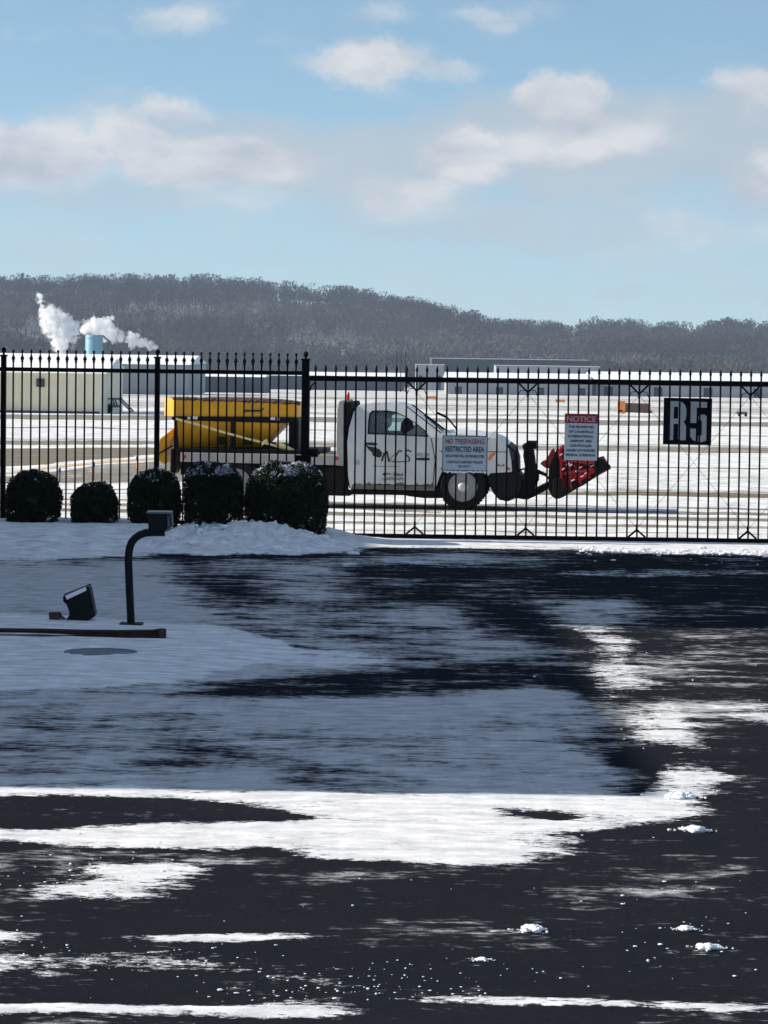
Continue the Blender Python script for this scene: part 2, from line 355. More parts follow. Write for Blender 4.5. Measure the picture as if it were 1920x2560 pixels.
    L(mx.outputs[2], b.inputs['Base Color'])
    rg = mm('SUBTRACT', .9, mm('MULTIPLY', n1, .25)); L(rg, b.inputs['Roughness']); b.inputs['Specular IOR Level'].default_value = 0
    bp = N('ShaderNodeBump'); bp.inputs['Strength'].default_value = .6; bp.inputs['Distance'].default_value = .02
    L(mm('ADD', mm('MULTIPLY', s, 1.0), mm('MULTIPLY', n2, .8)), bp.inputs['Height']); L(bp.outputs[0], b.inputs['Normal'])
    return m

# ------------------------------------------------------------------ driveway (near ground)
def build_driveway():
    v = np.arange(466.5, 1860, 2.2); Yr = F*EYE/v; Yr = np.concatenate([Yr, [9, 6, 2, -8, -25]])[::-1]
    Xc = np.concatenate([[-45, -30, -20, -12, -9, -7.5], np.arange(-6, 6.01, .028), [7.5, 9, 12, 20, 30, 45]])
    X, Y = np.meshgrid(Xc, Yr); px, py = project(X, np.maximum(Y, .5), np.zeros_like(X))
    py = np.where(Y < 5, 6000, py)
    px /= 1.1573; py /= 1.1573
    px += (fbm(X*1.6, Y*1.1, 4, 3)-.5)*40; py += (fbm(X*1.8+9, Y*1.1, 4, 5)-.5)*20*np.clip((py-1150)/500, .12, 1)
    cov = np.full(X.shape, .08); fr = np.full(X.shape, .10); fr[py > 1860] = .16
    lowf = (fbm(X*.55, Y*.30, 4, 90)-.5)*1.1
    def c(val, *p): cov[inpoly(px, py, p)] = val
    def f(val, *p): fr[inpoly(px, py, p)] = val
    # frost film
    f(.66, (-900,1190), (340,1200), (420,1290), (520,1370), (700,1400), (640,1450), (360,1500), (-900,1500))
    f(.36, (380,1205), (1130,1195), (1180,1300), (1270,1400), (1240,1490), (600,1505), (640,1410), (450,1310))
    f(.18, (345,1245), (560,1250), (720,1265), (1000,1255), (1150,1290), (1180,1340), (1000,1330), (700,1310), (430,1292))
    f(.42, (480,1330), (900,1345), (1240,1390), (1230,1440), (640,1420))
    f(.20, (370,1492), (560,1462), (750,1452), (960,1446), (1250,1440), (1240,1480), (960,1505), (560,1506))
    f(.74, (-900,1480), (360,1505), (900,1508), (1180,1490), (1240,1560), (1300,1640), (1320,1735), (-900,1695))
    f(.55, (620,1650), (780,1650), (780,1700), (620,1700))
    f(.66, (1180,1480), (1300,1520), (1345,1600), (1350,1740), (1310,1735), (1280,1620), (1200,1550))
    f(.35, (0,1840), (560,1840), (700,1900), (300,1860), (0,1870))
    f(.55, (1205,1868), (1330,1872), (1380,1905), (1520,1925), (1480,1945), (1300,1950), (1250,1915))
    f(.25, (560,1870), (850,1870), (850,1920), (560,1910))
    f(.3, (820,1990), (1300,1990), (1300,2060), (820,2050))
    def tz(p): return tuple((864+x*.479, 1158+y*.479) for x, y in p)
    def cz(v_, *p): c(v_, *tz(p))
    def fz(v_, *p): f(v_, *tz(p))
    fz(.70, (-400,85), (350,78), (470,150), (300,172), (-400,176)); fz(.45, (400,80), (760,90), (740,110), (420,110)); fz(.30, (560,120), (1000,110), (1000,140), (560,140))
    fz(.62, (590,245), (650,255), (760,310), (860,285), (1090,278), (1115,350), (1090,388), (760,388), (640,330))
    fz(.55, (1190,300), (1290,290), (1290,360), (1200,365)); fz(.62, (600,380), (1110,395), (1110,420), (600,420))
    fz(.45, (960,490), (1190,520), (1200,650), (960,640)); fz(.5, (930,745), (1900,740), (1900,880), (1480,820), (1300,950), (940,950))
    fz(.42, (1340,1000), (1560,1090), (1500,1150), (1350,1180)); fz(.30, (1560,1130), (1800,1120), (1800,1160), (1560,1160))
    fz(.33, (1200,420), (1900,420), (1900,700), (1250,700)); fz(.36, (1120,95), (1900,95), (1900,140), (1120,135)); fz(.30, (1150,200), (1900,200), (1900,380), (1150,360))
    f(.12, (700,1215), (1120,1222), (1150,1240), (900,1250), (720,1240)); f(.62, (560,1255), (700,1262), (760,1290), (660,1300), (580,1280))
    f(.55, (860,1300), (1000,1310), (1010,1345), (880,1340)); f(.15, (1010,1300), (1180,1310), (1230,1350), (1240,1400), (1120,1380), (1030,1340))
    f(.58, (560,1400), (800,1408), (900,1432), (700,1446), (600,1440)); f(.50, (980,1350), (1110,1370), (1180,1420), (1000,1420))
    # real snow
    c(.98, (-900,1100), (830,1100), (1700,1140), (3000,1140), (3000,1215), (1900,1201), (1450,1196), (1200,1187), (830,1183), (760,1196), (500,1192), (340,1200), (200,1206), (0,1212), (-900,1215))
    c(-.3, (60,1212), (340,1203), (500,1198), (720,1197), (860,1203), (700,1208), (400,1209), (200,1217)); f(.1, (60,1212), (340,1203), (500,1198), (720,1197), (860,1203), (700,1208), (400,1209), (200,1217))
    c(.80, (1080,1178), (1290,1184), (1659,1190), (1900,1193), (1900,1184), (1090,1172))
    c(.22, (-900,1215), (200,1210), (330,1225), (345,1262), (420,1310), (470,1352), (-900,1352))
    c(1.0, (-900,1320), (160,1330), (350,1350), (480,1352), (560,1372), (650,1402), (560,1432), (470,1452), (400,1478), (240,1490), (0,1494), (-900,1500))
    c(.66, (640,1395), (760,1405), (900,1430), (760,1445), (560,1440))
    c(.34, (-900,1490), (360,1503), (560,1512), (1000,1545), (1200,1590), (1290,1690), (1300,1730), (-900,1692))
    c(.14, (100,1590), (300,1600), (700,1640), (760,1700), (500,1690), (100,1640))
    cz(.45, (-400,95), (330,88), (440,148), (-400,150))
    cz(.64, (600,165), (960,153), (1659,150), (2200,155), (2200,175), (1659,176), (960,186), (640,188))
    cz(.60, (800,82), (1060,88), (1060,100), (820,104)); cz(.62, (1220,102), (2200,110), (2200,122), (1300,118)); cz(.6, (1310,205), (1420,200), (1420,215), (1320,220))
    cz(.55, (600,250), (660,265), (800,330), (1090,345), (1100,375), (760,380), (640,310))
    cz(.70, (600,387), (780,394), (1115,398), (1115,413), (900,420), (600,413)); cz(.76, (780,415), (900,420), (1060,458), (1090,480), (960,502), (900,495))
    cz(.80, (850,488), (965,490), (985,560), (945,592), (868,592), (880,540)); cz(.84, (868,583), (1185,593), (1195,611), (960,622), (868,617))
    cz(.86, (868,615), (960,620), (1245,638), (1235,662), (1000,662), (860,692)); cz(.80, (785,738), (850,700), (1000,664), (1125,671), (1125,692), (960,702), (900,728))
    cz(.40, (970,500), (1180,520), (1190,580), (980,580)); cz(.38, (960,760), (1900,750), (1900,880), (1400,830), (1300,960), (950,950))
    cz(.66, (940,752), (1280,745), (1280,792), (940,797)); cz(.60, (1380,750), (2200,742), (2200,790), (1659,800), (1480,775)); cz(.72, (1460,790), (2200,830), (2200,862), (1700,862), (1520,815))
    cz(.64, (950,800), (1230,800), (1230,850), (1190,880), (1040,890), (950,870)); cz(.70, (1010,900), (1230,885), (1230,945), (1000,942))
    cz(.95, (1228,812), (1305,812), (1368,978), (1228,988)); cz(.90, (1212,985), (1345,990), (1350,1040), (1545,1095), (1500,1112), (1420,1130), (1485,1160), (1440,1182), (1090,1182), (1160,1120))
    cz(.55, (1340,1000), (1560,1090), (1500,1140), (1350,1160)) if False else None
    cz(-.2, (1050,952), (1228,948), (1220,1000), (1120,1135), (1055,1095)); fz(-.2, (1050,952), (1228,948), (1220,1000), (1120,1135), (1055,1095))
    cz(.68, (890,590), (1000,600), (1020,660), (1010,735), (940,760), (900,735), (900,660)); cz(.80, (1228,950), (1330,950), (1340,1040), (1225,1040))
    for q in (((1285,508), (1360,503), (1360,518), (1290,520)), ((1385,482), (1450,480), (1450,494), (1390,496)), ((1355,593), (1435,590), (1435,604), (1360,606)), ((1500,572), (2200,572), (2200,586), (1520,584)), ((1340,676), (1500,684), (1500,696), (1400,694)), ((1200,448), (1230,448), (1230,456), (1200,456))): cz(.85, *q)
    c(.80, (-900,1684), (500,1706), (1000,1718), (1400,1722), (1530,1730), (1548,1758), (1400,1776), (1262,1800), (1225,1858), (1060,1866), (800,1862), (660,1848), (560,1828), (450,1842), (300,1832), (100,1822), (-900,1800))
    c(1.0, (-900,1684), (500,1706), (1000,1718), (1400,1722), (1400,1734), (900,1738), (500,1716), (-900,1696)); c(1.0, (100,1806), (450,1826), (700,1838), (900,1852), (1200,1846), (1225,1858), (1060,1866), (800,1862), (660,1848), (560,1828), (450,1842), (300,1832))
    c(.05, (-900,1706), (200,1722), (420,1728), (560,1742), (700,1768), (560,1772), (400,1776), (230,1778), (90,1790), (-900,1782))
    c(.45, (420,1700), (520,1706), (520,1714), (420,1712))
    c(.10, (1050,1745), (1130,1746), (1275,1766), (1190,1774), (1120,1760))
    c(.86, (175,1872), (380,1862), (425,1885), (330,1912), (240,1940), (90,1938), (140,1920), (250,1900))
    c(.52, (60,1900), (460,1850), (480,1900), (330,1950), (60,1950))
    c(.88, (175,1875), (380,1864), (400,1885), (330,1912), (240,1938), (95,1937), (140,1922), (250,1900))
    c(.92, (240,2024), (520,2012), (760,2020), (700,2028), (400,2031), (250,2032)); c(.9, (-900,2008), (70,2012), (95,2022), (40,2036), (-900,2046))
    c(.42, (-200,2060), (420,2050), (560,2070), (900,2110), (760,2140), (400,2100), (0,2120), (-200,2110))
    c(.93, (-900,2160), (300,2172), (560,2172), (760,2148), (740,2165), (790,2186), (700,2200), (350,2192), (-900,2186))
    c(.95, (850,2160), (950,2150), (1400,2162), (1640,2162), (1500,2176), (1100,2172))
    c(.85, (215,2200), (310,2198), (350,2214), (230,2216)); c(.8, (1500,2180), (1700,2160), (1700,2175), (1560,2192))
    c(.80, (980,2062), (1060,2055), (1130,2078), (1000,2086))
    c(.95, (1050,2014), (1140,2004), (1240,2016), (1150,2026)); c(.95, (1395,2010), (1500,2006), (1525,2014), (1400,2016))
    c(.85, (1420,2062), (1500,2046), (1580,2040), (1530,2070), (1440,2074)); c(.95, (1462,1797), (1500,1788), (1552,1800), (1500,1808))
    c(.27, (-900,1860), (2500,1860), (2500,2600), (-900,2600)) if False else None
    cov = np.minimum(blur(cov, 4, 7), .9*blur(cov, 2, 3)+.1*cov); fr = blur(fr, 5, 8); fr = fr+lowf*np.clip(fr*1.6, 0, 1)
    ppx, ppy = project(X, np.maximum(Y, .5), np.zeros_like(X))
    # relief: thin snow, the shovelled bank along the fence, the raised bed on the left
    Z = .012*np.clip(cov-.35, 0, 1)*(.6+.8*fbm(X*6, Y*6, 4, 8))
    def ss(a, lo, hi):
        t = np.clip((a-lo)/(hi-lo), 0, 1); return t*t*(3-2*t)
    lum = fbm(X*3.2, Y*2.6, 4, 21); lum2 = fbm(X*7, Y*7, 5, 22)
    edge = 38.0+(fbm(X*.9, Y*0, 3, 30)-.5)*1.6
    bx = 1-ss(X, -1.6, .15)
    rise = ss(Y, edge, edge+1.9)*(1-ss(Y, 42.2, 43))
    H = np.where(X < -2.9, .195+.03*lum, .075+.17*lum*ss(X, -3.1, -2.6)+.09*ss(lum2, .35, .7)*ss(X, -3.0, -2.5))
    pk = np.exp(-((X+1.55)/.35)**2)*.06
    Z += bx*rise*(H+pk+.02*lum2)
    mp = [(-900,1325), (160,1345), (350,1362), (500,1366), (640,1402), (480,1440), (400,1470), (0,1486), (-900,1490)]
    bank = bx*rise; cov = np.maximum(cov, np.clip(bank*6, 0, 1)*.98)
    msk = blur(inpoly(ppx/1.1573, ppy/1.1573, mp).astype(float), 9, 12)
    Z += msk*(.012+.03*fbm(X*2, Y*2, 3, 40))
    # manhole depression
    mh = G(252, 1637); rr = np.hypot(X-mh.x, Y-mh.y); inside = 1-ss(rr, .29, .33); 
    Z = Z*(1-inside); cov = cov*(1-inside)+inside*.55; fr = np.maximum(fr, inside*.95)
    Z *= 1-ss(Y, 42.6, 43)
    Z[Y < 9.2] = 0
    m = ground_mat('asphalt with blown snow', (.0065, .0085, .0125), (.025, .028, .033), 2.8, .10, film=.70, xst=.55, tread=.13)
    tag(grid_obj('driveway', X, Y, Z, m, {'cov': cov, 'frost': fr}), kind='structure')
    return X, Y, Z
DX, DY, DZ = build_driveway()
def dz(x, y):
    j = int(np.argmin(np.abs(DX[0]-x))); i = int(np.argmin(np.abs(DY[:, 0]-y))); return float(DZ[i, j])

# ------------------------------------------------------------------ airfield
def build_airfield():
    v = np.arange(474.0, 92, -.6); s = v/F; Y1 = EYE/s; Y2 = (EYE-SL*50)/(s-SL); Yr = np.where(Y1 <= 50, Y1, Y2)
    Yr = Yr[Yr > 43.02]; Yr = np.concatenate([[43.0], Yr, [2500, 3000]])
    u = np.concatenate([[-3, -1.5, -.7, -.35, -.2], np.arange(-.145, .1451, .0016), [.2, .35, .7, 1.5, 3]])
    U, Y = np.meshgrid(u, Yr); X = 1500*np.tanh(U*Y/1500); Z = -SL*np.maximum(0, Y-50)
    px, py = project(X, Y, Z)
    py2 = py+(fbm(px*.006, np.log(Y)*14, 3, 50)-.5)*7
    cov = np.full(X.shape, .86); tn = np.zeros(X.shape)
    def band(xa, ya, xb, yb, th, val, t=0, xlo=-9999, xhi=9999, feather=60):
        yc = ya+(yb-ya)*(px-xa)/(xb-xa); m_ = (np.abs(py2-yc) < th/2) & (px+ (fbm(py*.4, px*0, 2, 3)-.5)*feather > xlo) & (px < xhi)
        cov[m_] = val; tn[m_] = t
    far = py2 < 1040+ROLL*(px-300); cov[far] = .60; tn[far] = .25
    for a, th, val in ((992, 4, .35), (1001, 5, .75), (1010, 3, .35), (1016, 6, .45), (1025, 5, .95), (1031, 3, .35)):
        band(300, a-3, 1500, a+9, th, val, .3)
    band(300, 1036, 1500, 1048, 8, 1.0)
    band(300, 1043, 1500, 1056, 12, .02, .2)
    band(0, 1057, 1500, 1070, 8, .95); band(0, 1067, 1420, 1084, 3, .15)
    band(0, 1105, 400, 1108, 10, .15, .5, xhi=500); band(400, 1106, 1500, 1121, 13, .22, .45, xlo=450)
    band(0, 1096, 1500, 1113, 6, .5, .2)
    band(0, 1116, 400, 1112, 6, 1.0, 0, xhi=450)
    # curved taxiway pavement on the left
    for poly, val, t in (([(-900,1123), (400,1119), (900,1128), (900,1140), (400,1137), (250,1148), (120,1160), (-900,1200)], .05, .75),
                         ([(-900,1215), (0,1192), (150,1177), (250,1163), (400,1152), (900,1160), (900,1200), (400,1206), (-900,1212)], .22, .5),
                         ([(830,1262), (1110,1270), (1110,1282), (830,1272)], .3, .6)):
        m_ = inpoly(px, py2, poly); cov[m_] = val; tn[m_] = t
    band(1420, 1166, 1920, 1170, 3, .2, .3, xlo=1480)
    m_ = inpoly(px, py2, [(1330,1172), (3000,1185), (3000,1236), (1330,1228)]); cov[m_] = .74; tn[m_] = .8
    band(1330, 1231, 1920, 1240, 11, -.5, 1.0, xlo=1300)
    band(1330, 1222, 1920, 1230, 5, .55, 1.0, xlo=1300)
    band(0, 1246, 1920, 1272, 4, .3, .3); band(0, 1258, 1920, 1284, 7, .22, .5)
    band(0, 1272, 1920, 1296, 3, .1, .3); band(900, 1285, 1920, 1299, 8, .15, .7); band(900, 1306, 1920, 1318, 7, .25, .5)
    band(900, 1295, 1920, 1308, 4, .95); band(900, 1325, 1920, 1335, 3, .35, .4)
    band(0, 1222, 850, 1226, 4, .4, .3); band(0, 1232, 850, 1238, 4, .35, .3, xhi=900)
    band(850, 1215, 1350, 1225, 5, .3, .4, xlo=850, xhi=1400)
    m = ground_mat('snowy airfield', (.20, .195, .18), (.29, .28, .26), .55, .36, sn=(.87, .865, .85), film=.0, tan=(.19, .165, .125), yst=.5)
    tag(grid_obj('airfield', X, Y, Z, m, {'cov': cov, 'frost': cov*0, 'tan': tn}), kind='structure')
    # painted taxiway line, faded
    mb = MB(); pts = [(-200,1212), (-60,1195), (0,1183), (90,1171), (180,1161), (270,1152), (400,1144), (520,1142)]
    a = [G(x, y) for x, y in pts]; b = [G(x, y+5) for x, y in pts]
    vs = [p+Vector((0, 0, .006)) for p in a+b]; n = len(a)
    mb.add(vs, [(i, i+1, n+i+1, n+i) for i in range(n-1)])
    tag(mb.build('taxiway_line', paint('faded yellow road paint', (.55, .36, .16), .8, 0, .3, 2, dirt=(.75, .75, .72), dirtamt=.9)), kind='structure')
build_airfield()

# ------------------------------------------------------------------ hills and woods
RIDGE = [(-2500,760), (-900,720), (-200,694), (0,694), (100,698), (230,694), (400,696), (520,697), (640,704), (720,716), (850,724), (960,740), (1040,752), (1150,779), (1240,802), (1330,808), (1412,815), (1426,826), (1440,808), (1560,806), (1640,815), (1750,812), (1820,806), (1920,812), (2500,815), (4500,840)]
def ridge_z(X, Y):
    px = 960+F*X/Y; ry = np.interp(px, [p[0] for p in RIDGE], [p[1] for p in RIDGE])
    return EYE+(HOR+ROLL*(px-960)-ry)/F*Y
def hill_h(X, Y):
    base = -SL*(Y-50); top = ridge_z(X/Y*2400, 2400.0)-12.5
    t = np.clip((Y-1500)/900, 0, 1); t2 = .62*t+.38*t*t*(3-2*t)
    h = base+(top-base)*t2
    back = np.clip((Y-2400)/500, 0, 1)
    h = h-(top-base)*.55*back*back
    return h+(fbm(X*.006, Y*.004, 4, 60)-.5)*14*np.clip(t*4, 0, 1)*(1-t)
def build_hills():
    Xc = np.arange(-1350, 1351, 15.0); Yr = np.arange(1480, 2951, 30.0); X, Y = np.meshgrid(Xc, Yr)
    Z = hill_h(X, Y); Z[0] -= 6
    m = paint('leaf litter and snow under trees', (.06, .052, .05), .95, 0, .35, .02, dirt=(.4, .4, .43), dirtamt=.30)
    tag(grid_obj('hills', X, Y, Z, m), kind='structure')
def wood(name, pts, hts, mat_cols, label, cat, ntw=46, seed=1):
    """bare winter trees: a trunk and a spray of thin twigs each, all in one mesh"""
    r = np.random.default_rng(seed); n = len(pts); P0 = np.repeat(pts, ntw, 0); H = np.repeat(hts, ntw)
    th = r.uniform(0, 2*np.pi, n*ntw); rad = np.sqrt(r.uniform(0, 1, n*ntw)); hh = r.uniform(.25, 1, n*ntw)
    wd = np.repeat(r.uniform(.26, .42, n), ntw)
    prof = np.sin(np.clip((hh-.15)/.95, 0, 1)*np.pi)**.6
    c = P0+np.stack([np.cos(th)*rad*prof*H*wd, np.sin(th)*rad*prof*H*wd, hh*H*.92], -1)
    L_ = H*r.uniform(.10, .22, n*ntw)
    d = np.stack([np.cos(th)*.6, np.sin(th)*.6, r.uniform(.3, 1.2, n*ntw)], -1)+r.normal(0, .35, (n*ntw, 3)); d /= np.linalg.norm(d, axis=1)[:, None]
    sd = np.cross(d, r.normal(0, 1, (n*ntw, 3))); sd /= np.linalg.norm(sd, axis=1)[:, None]; W = (H*r.uniform(.010, .024, n*ntw))[:, None]
    a = c-d*L_[:, None]/2; b1 = c+sd*W+d*L_[:, None]*.1; b2 = c-sd*W+d*L_[:, None]*.1; t = c+d*L_[:, None]/2
    V = np.stack([a, b1, t, b2], 1).reshape(-1, 3); Fc = np.arange(len(V)).reshape(-1, 4)
    # trunks: flat crossed tapers
    tr = []
    for s_ in ((1, 0), (0, 1)):
        w_ = (hts*.018)[:, None]; off = np.array([s_[0], s_[1], 0.])[None]*w_
        tr.append(np.stack([pts-off-[0, 0, 1], pts+off-[0, 0, 1], pts+off*.3+np.stack([hts*0, hts*0, hts*.75], -1), pts-off*.3+np.stack([hts*0, hts*0, hts*.75], -1)], 1))
    T = np.concatenate(tr).reshape(-1, 3); FT = np.arange(len(T)).reshape(-1, 4)+len(V)
    me = bpy.data.meshes.new(name); fill(me, np.concatenate([V, T]), np.concatenate([Fc, FT]))
    tone = np.concatenate([np.repeat(mat_cols, ntw*4), np.repeat(np.concatenate([mat_cols, mat_cols]), 4)])
    at = me.attributes.new('tone', 'FLOAT', 'POINT'); at.data.foreach_set('value', tone.astype(np.float32))
    o = bpy.data.objects.new(name, me); COL.objects.link(o); me.materials.append(WOODM); tag(o, label, cat, kind='stuff'); return o
def wood_mat():
    m, nt, b = base_mat('bare winter twigs'); N = nt.nodes.new; a = N('ShaderNodeAttribute'); a.attribute_name = 'tone'
    cr = N('ShaderNodeValToRGB'); nt.links.new(a.outputs['Fac'], cr.inputs[0]); e = cr.color_ramp.elements
    e[0].color = (.008, .010, .012, 1); e[1].color = (.13, .11, .10, 1); x = e.new(.5); x.color = (.040, .036, .032, 1)
    nt.links.new(cr.outputs[0], b.inputs['Base Color']); b.inputs['Roughness'].default_value = .95; b.inputs['Specular IOR Level'].default_value = .1; return m
WOODM = wood_mat()
def build_woods():
    r = np.random.default_rng(11)
    n = 6000; Y = r.uniform(1500, 2440, n); X = r.uniform(-.165, .165, n)*Y
    Z = hill_h(X, Y); px = 960+F*X/Y
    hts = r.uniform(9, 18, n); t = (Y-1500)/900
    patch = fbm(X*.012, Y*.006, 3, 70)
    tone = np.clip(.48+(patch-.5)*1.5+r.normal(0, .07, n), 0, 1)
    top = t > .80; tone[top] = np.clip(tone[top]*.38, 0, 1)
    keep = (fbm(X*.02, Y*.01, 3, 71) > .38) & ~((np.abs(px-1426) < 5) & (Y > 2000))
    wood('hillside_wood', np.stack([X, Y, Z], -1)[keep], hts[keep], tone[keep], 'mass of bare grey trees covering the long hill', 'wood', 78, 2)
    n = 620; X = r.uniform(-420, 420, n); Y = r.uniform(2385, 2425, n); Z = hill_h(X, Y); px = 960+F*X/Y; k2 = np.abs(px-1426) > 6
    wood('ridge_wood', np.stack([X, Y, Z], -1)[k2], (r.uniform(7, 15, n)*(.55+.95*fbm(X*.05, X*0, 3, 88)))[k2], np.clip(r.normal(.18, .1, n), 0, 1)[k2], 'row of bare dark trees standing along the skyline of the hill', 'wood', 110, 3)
    n = 900; Y = r.uniform(1180, 1480, n); X = r.uniform(-.15, .15, n)*Y; Z = -SL*(Y-50); px = 960+F*X/Y
    h = np.interp(px, [0, 700, 1000, 1300, 1900], [6, 7, 8.5, 12, 12])*r.uniform(.6, 1.15, n)
    wood('valley_wood', np.stack([X, Y, Z], -1), h, np.clip(r.normal(.55, .2, n), 0, 1), 'band of brownish bare trees at the foot of the hill beyond the airfield', 'wood', 110, 4)
build_hills(); build_woods()

# ------------------------------------------------------------------ far buildings
def far_building(name, x0, x1, ytop, ybase, Y, depth, mat, label, cat='building', roof=1.0, rows=0, ribs=False, slope_end=0, group=None, rmat=None):
    a = P(x0, ybase+ROLL*0, Y); b = P(x1, ybase+ROLL*(x1-x0), Y); zt = P(x0, ytop, Y).z; zb = min(a.z, gz(Y))-.3
    root = empty(name, ((a.x+b.x)/2, Y, zb)); w = (b.x-a.x)/2; h = zt-zb
    mb = MB().box(-w, w, 0, depth, 0, h)
    if ribs:
        n = int(2*w/.35)
        for i in range(n): mb.box(-w+.35*i+.1, -w+.35*i+.16, -.035, 0, .05, h-.02)
    mb.build('wall', mat, root)
    rf = MB(); o = .25
    rf.add([(-w-o, -o, h+.003), (w+o, -o, h+.003), (w+o, depth+o, h+.003), (-w-o, depth+o, h+.003), (-w-o+slope_end, depth/2, h+roof), (w+o-slope_end, depth/2, h+roof)],
           [(0, 1, 5, 4), (2, 3, 4, 5), (0, 4, 3), (1, 2, 5), (0, 3, 2, 1)])
    rf.build('roof', rmat or K['roofsnow'], root)
    for i in range(rows):
        xx = -w+(i+.5)*2*w/rows; MB().box(xx-w/rows*.35, xx+w/rows*.35, -.05, 0, h*.05, h*.6).build('door', K['darkwall'] if mat is K['darkwall'] else K['palewall'] if i % 2 else K['greenwall'], root)
    return tag(root, label, cat, group)
def build_far():
    b = far_building('metal_shed', -260, 255, 927, 1036, 180, 14, K['cream'], 'cream ribbed metal shed with a snowy roof behind the left end of the fence', 'shed', .85, ribs=True, slope_end=0)
    c = P(101, 957, 179.9); MB().box(c.x-.24-b.location.x, c.x+.24-b.location.x, -.12, 0, c.z-.24-b.location.z, c.z+.24-b.location.z).build('vent', K['win'], b, .02)
    MB().box(-5.8, 5.8, -.06, 0, .3, .62).build('skirting', K['darkwall'], b)
    far_building('warehouse', -60, 470, 905, 970, 420, 40, K['greywall'], 'low warehouse with a broad snowy roof behind the cream shed', 'warehouse', 1.2)
    far_building('warehouse', 285, 660, 938, 968, 520, 30, K['darkwall'], 'low dark blue grey warehouse to the right of the cream shed', 'warehouse', .8, 7)
    far_building('warehouse', 500, 1010, 936, 966, 760, 30, K['darkwall'], 'dark warehouse behind the middle of the fence beyond the yellow hopper', 'warehouse', .9, 11)
    far_building('hangar', 1120, 1480, 950, 986, 600, 40, K['greywall'], 'long light grey hangar behind the gate between the first braces', 'hangar', 1.4, 7)
    far_building('hangar', 1490, 2050, 948, 984, 610, 40, K['greywall'], 'long light grey hangar behind the black sign', 'hangar', 1.4, 9)
    far_building('terminal_building', 1080, 1475, 896, 924, 1050, 60, K['greenwall'], 'long dark flat roofed building above the gate at the foot of the hill', 'building', .12, 0, rmat=K['greywall'])
    far_building('office_building', 1040, 1110, 912, 942, 900, 20, K['greywall'], 'small pale building left of the long dark flat roofed one', 'building', .2, 3, rmat=K['greywall'])
    far_building('office_building', 1240, 1500, 914, 936, 980, 20, K['greywall'], 'pale low building in front of the long dark flat roofed one', 'building', .2, 4, rmat=K['greywall'])
    # tank with steam
    Y = 1150; c = P(235, 892, Y); t = P(235, 838, Y); r = 22/F*Y
    root = empty('storage_tank', (c.x, Y, gz(Y))); h = t.z-gz(Y)
    MB().lathe([(r, 0), (r, h*.985), (r*.96, h), (r*.9, h+.15)], (0, 0, 0), 'z', 32).build('shell', K['tank'], root, smooth=True)
    MB().lathe([(r*1.03, h*.93), (r*1.03, h*.95)], (0, 0, 0), 'z', 32).build('rim_band', K['greywall'], root)
    MB().tube([(-r-3.2, 0, h*.98), (-r, 0, h*.985), (r, 0, h*.99), (r+2.5, 0, h*.86), (r+8, 0, h*.35)], .35).build('pipe', K['darkwall'], root)
    tag(root, 'pale blue cylindrical storage tank under the white steam', 'tank')
    sr = empty('conveyor_tower', (P(305, 880, Y).x, Y, gz(Y))); hz = P(305, 862, Y).z-gz(Y)
    mb = MB()
    for sx in (-1.2, 1.2):
        mb.bar((sx, 0, 0), (sx*.6, 0, hz), .35)
    for q in (.3, .55, .8): mb.bar((-1.2, 0, hz*q), (1.2, 0, hz*(q+.12)), .2)
    mb.build('tower_frame', K['darkwall'], sr); MB().box(-1.6, 2.2, -1, 1, hz*.9, hz*1.05).build('head_house', K['darkwall'], sr)
    tag(sr, 'small dark conveyor tower to the right of the pale blue tank', 'tower')
    # silo
    c = P(865, 872, 1640); sz = float(hill_h(np.array(c.x), np.array(1640.0)))-1; root = empty('silo', (c.x, 1640, sz)); h = max(c.z-sz, 4); r = 10/F*1640
    MB().lathe([(r, 0), (r, h*.95), (r*.6, h)], (0, 0, 0), 'z', 20).build('silo_body', K['palewall'], root, smooth=True)
    tag(root, 'small white silo at the foot of the hill in the middle', 'silo')
    for i, x in enumerate((991, 1003, 1014)):
        c = P(x, 872, 700); MB().tube([(0, 0, 0), (0, 0, c.z-gz(700))], [.14, .06], 6)
        o = MB().tube([(0, 0, 0), (0, 0, c.z-gz(700))], [.14, .06], 6).build('light_mast', K['dark']); o.location = (c.x, 700, gz(700))
        tag(o, ['thin dark mast above the gate, leftmost of the three', 'thin dark mast above the gate, middle of the three', 'thin dark mast above the gate, rightmost of the three'][i], 'mast', 'masts beyond the gate')
    # steam: real vapour
    def plume(spine, label, seed, Y=1165, dens=1.0):
        kx = Y/F; pts = []
        for (x0, y0, r0), (x1, y1, r1) in zip(spine[:-1], spine[1:]):
            k_ = max(1, int(math.hypot(x1-x0, y1-y0)/(max(r0, r1)*1.1)+.5))
            for i in range(k_): t = i/k_; pts.append((x0+(x1-x0)*t, y0+(y1-y0)*t, r0+(r1-r0)*t))
        pts.append(spine[-1]); C_ = [(P(x, y, Y), q*kx) for x, y, q in pts]
        lo = [min(c[a_]-q*1.6 for c, q in C_) for a_ in range(3)]; hi = [max(c[a_]+q*1.6 for c, q in C_) for a_ in range(3)]
        m = bpy.data.materials.new('white steam'); m.use_nodes = True; nt = m.node_tree; nt.nodes.clear(); N = nt.nodes.new; L = nt.links.new
        out = N('ShaderNodeOutputMaterial'); v = N('ShaderNodeVolumePrincipled'); v.inputs['Color'].default_value = (.985, .985, .99, 1); L(v.outputs[0], out.inputs['Volume'])
        g = N('ShaderNodeNewGeometry'); nz = N('ShaderNodeTexNoise'); nz.inputs['Scale'].default_value = .42; nz.inputs['Detail'].default_value = 5; nz.inputs['Roughness'].default_value = .62; L(g.outputs['Position'], nz.inputs['Vector'])
        tot = None
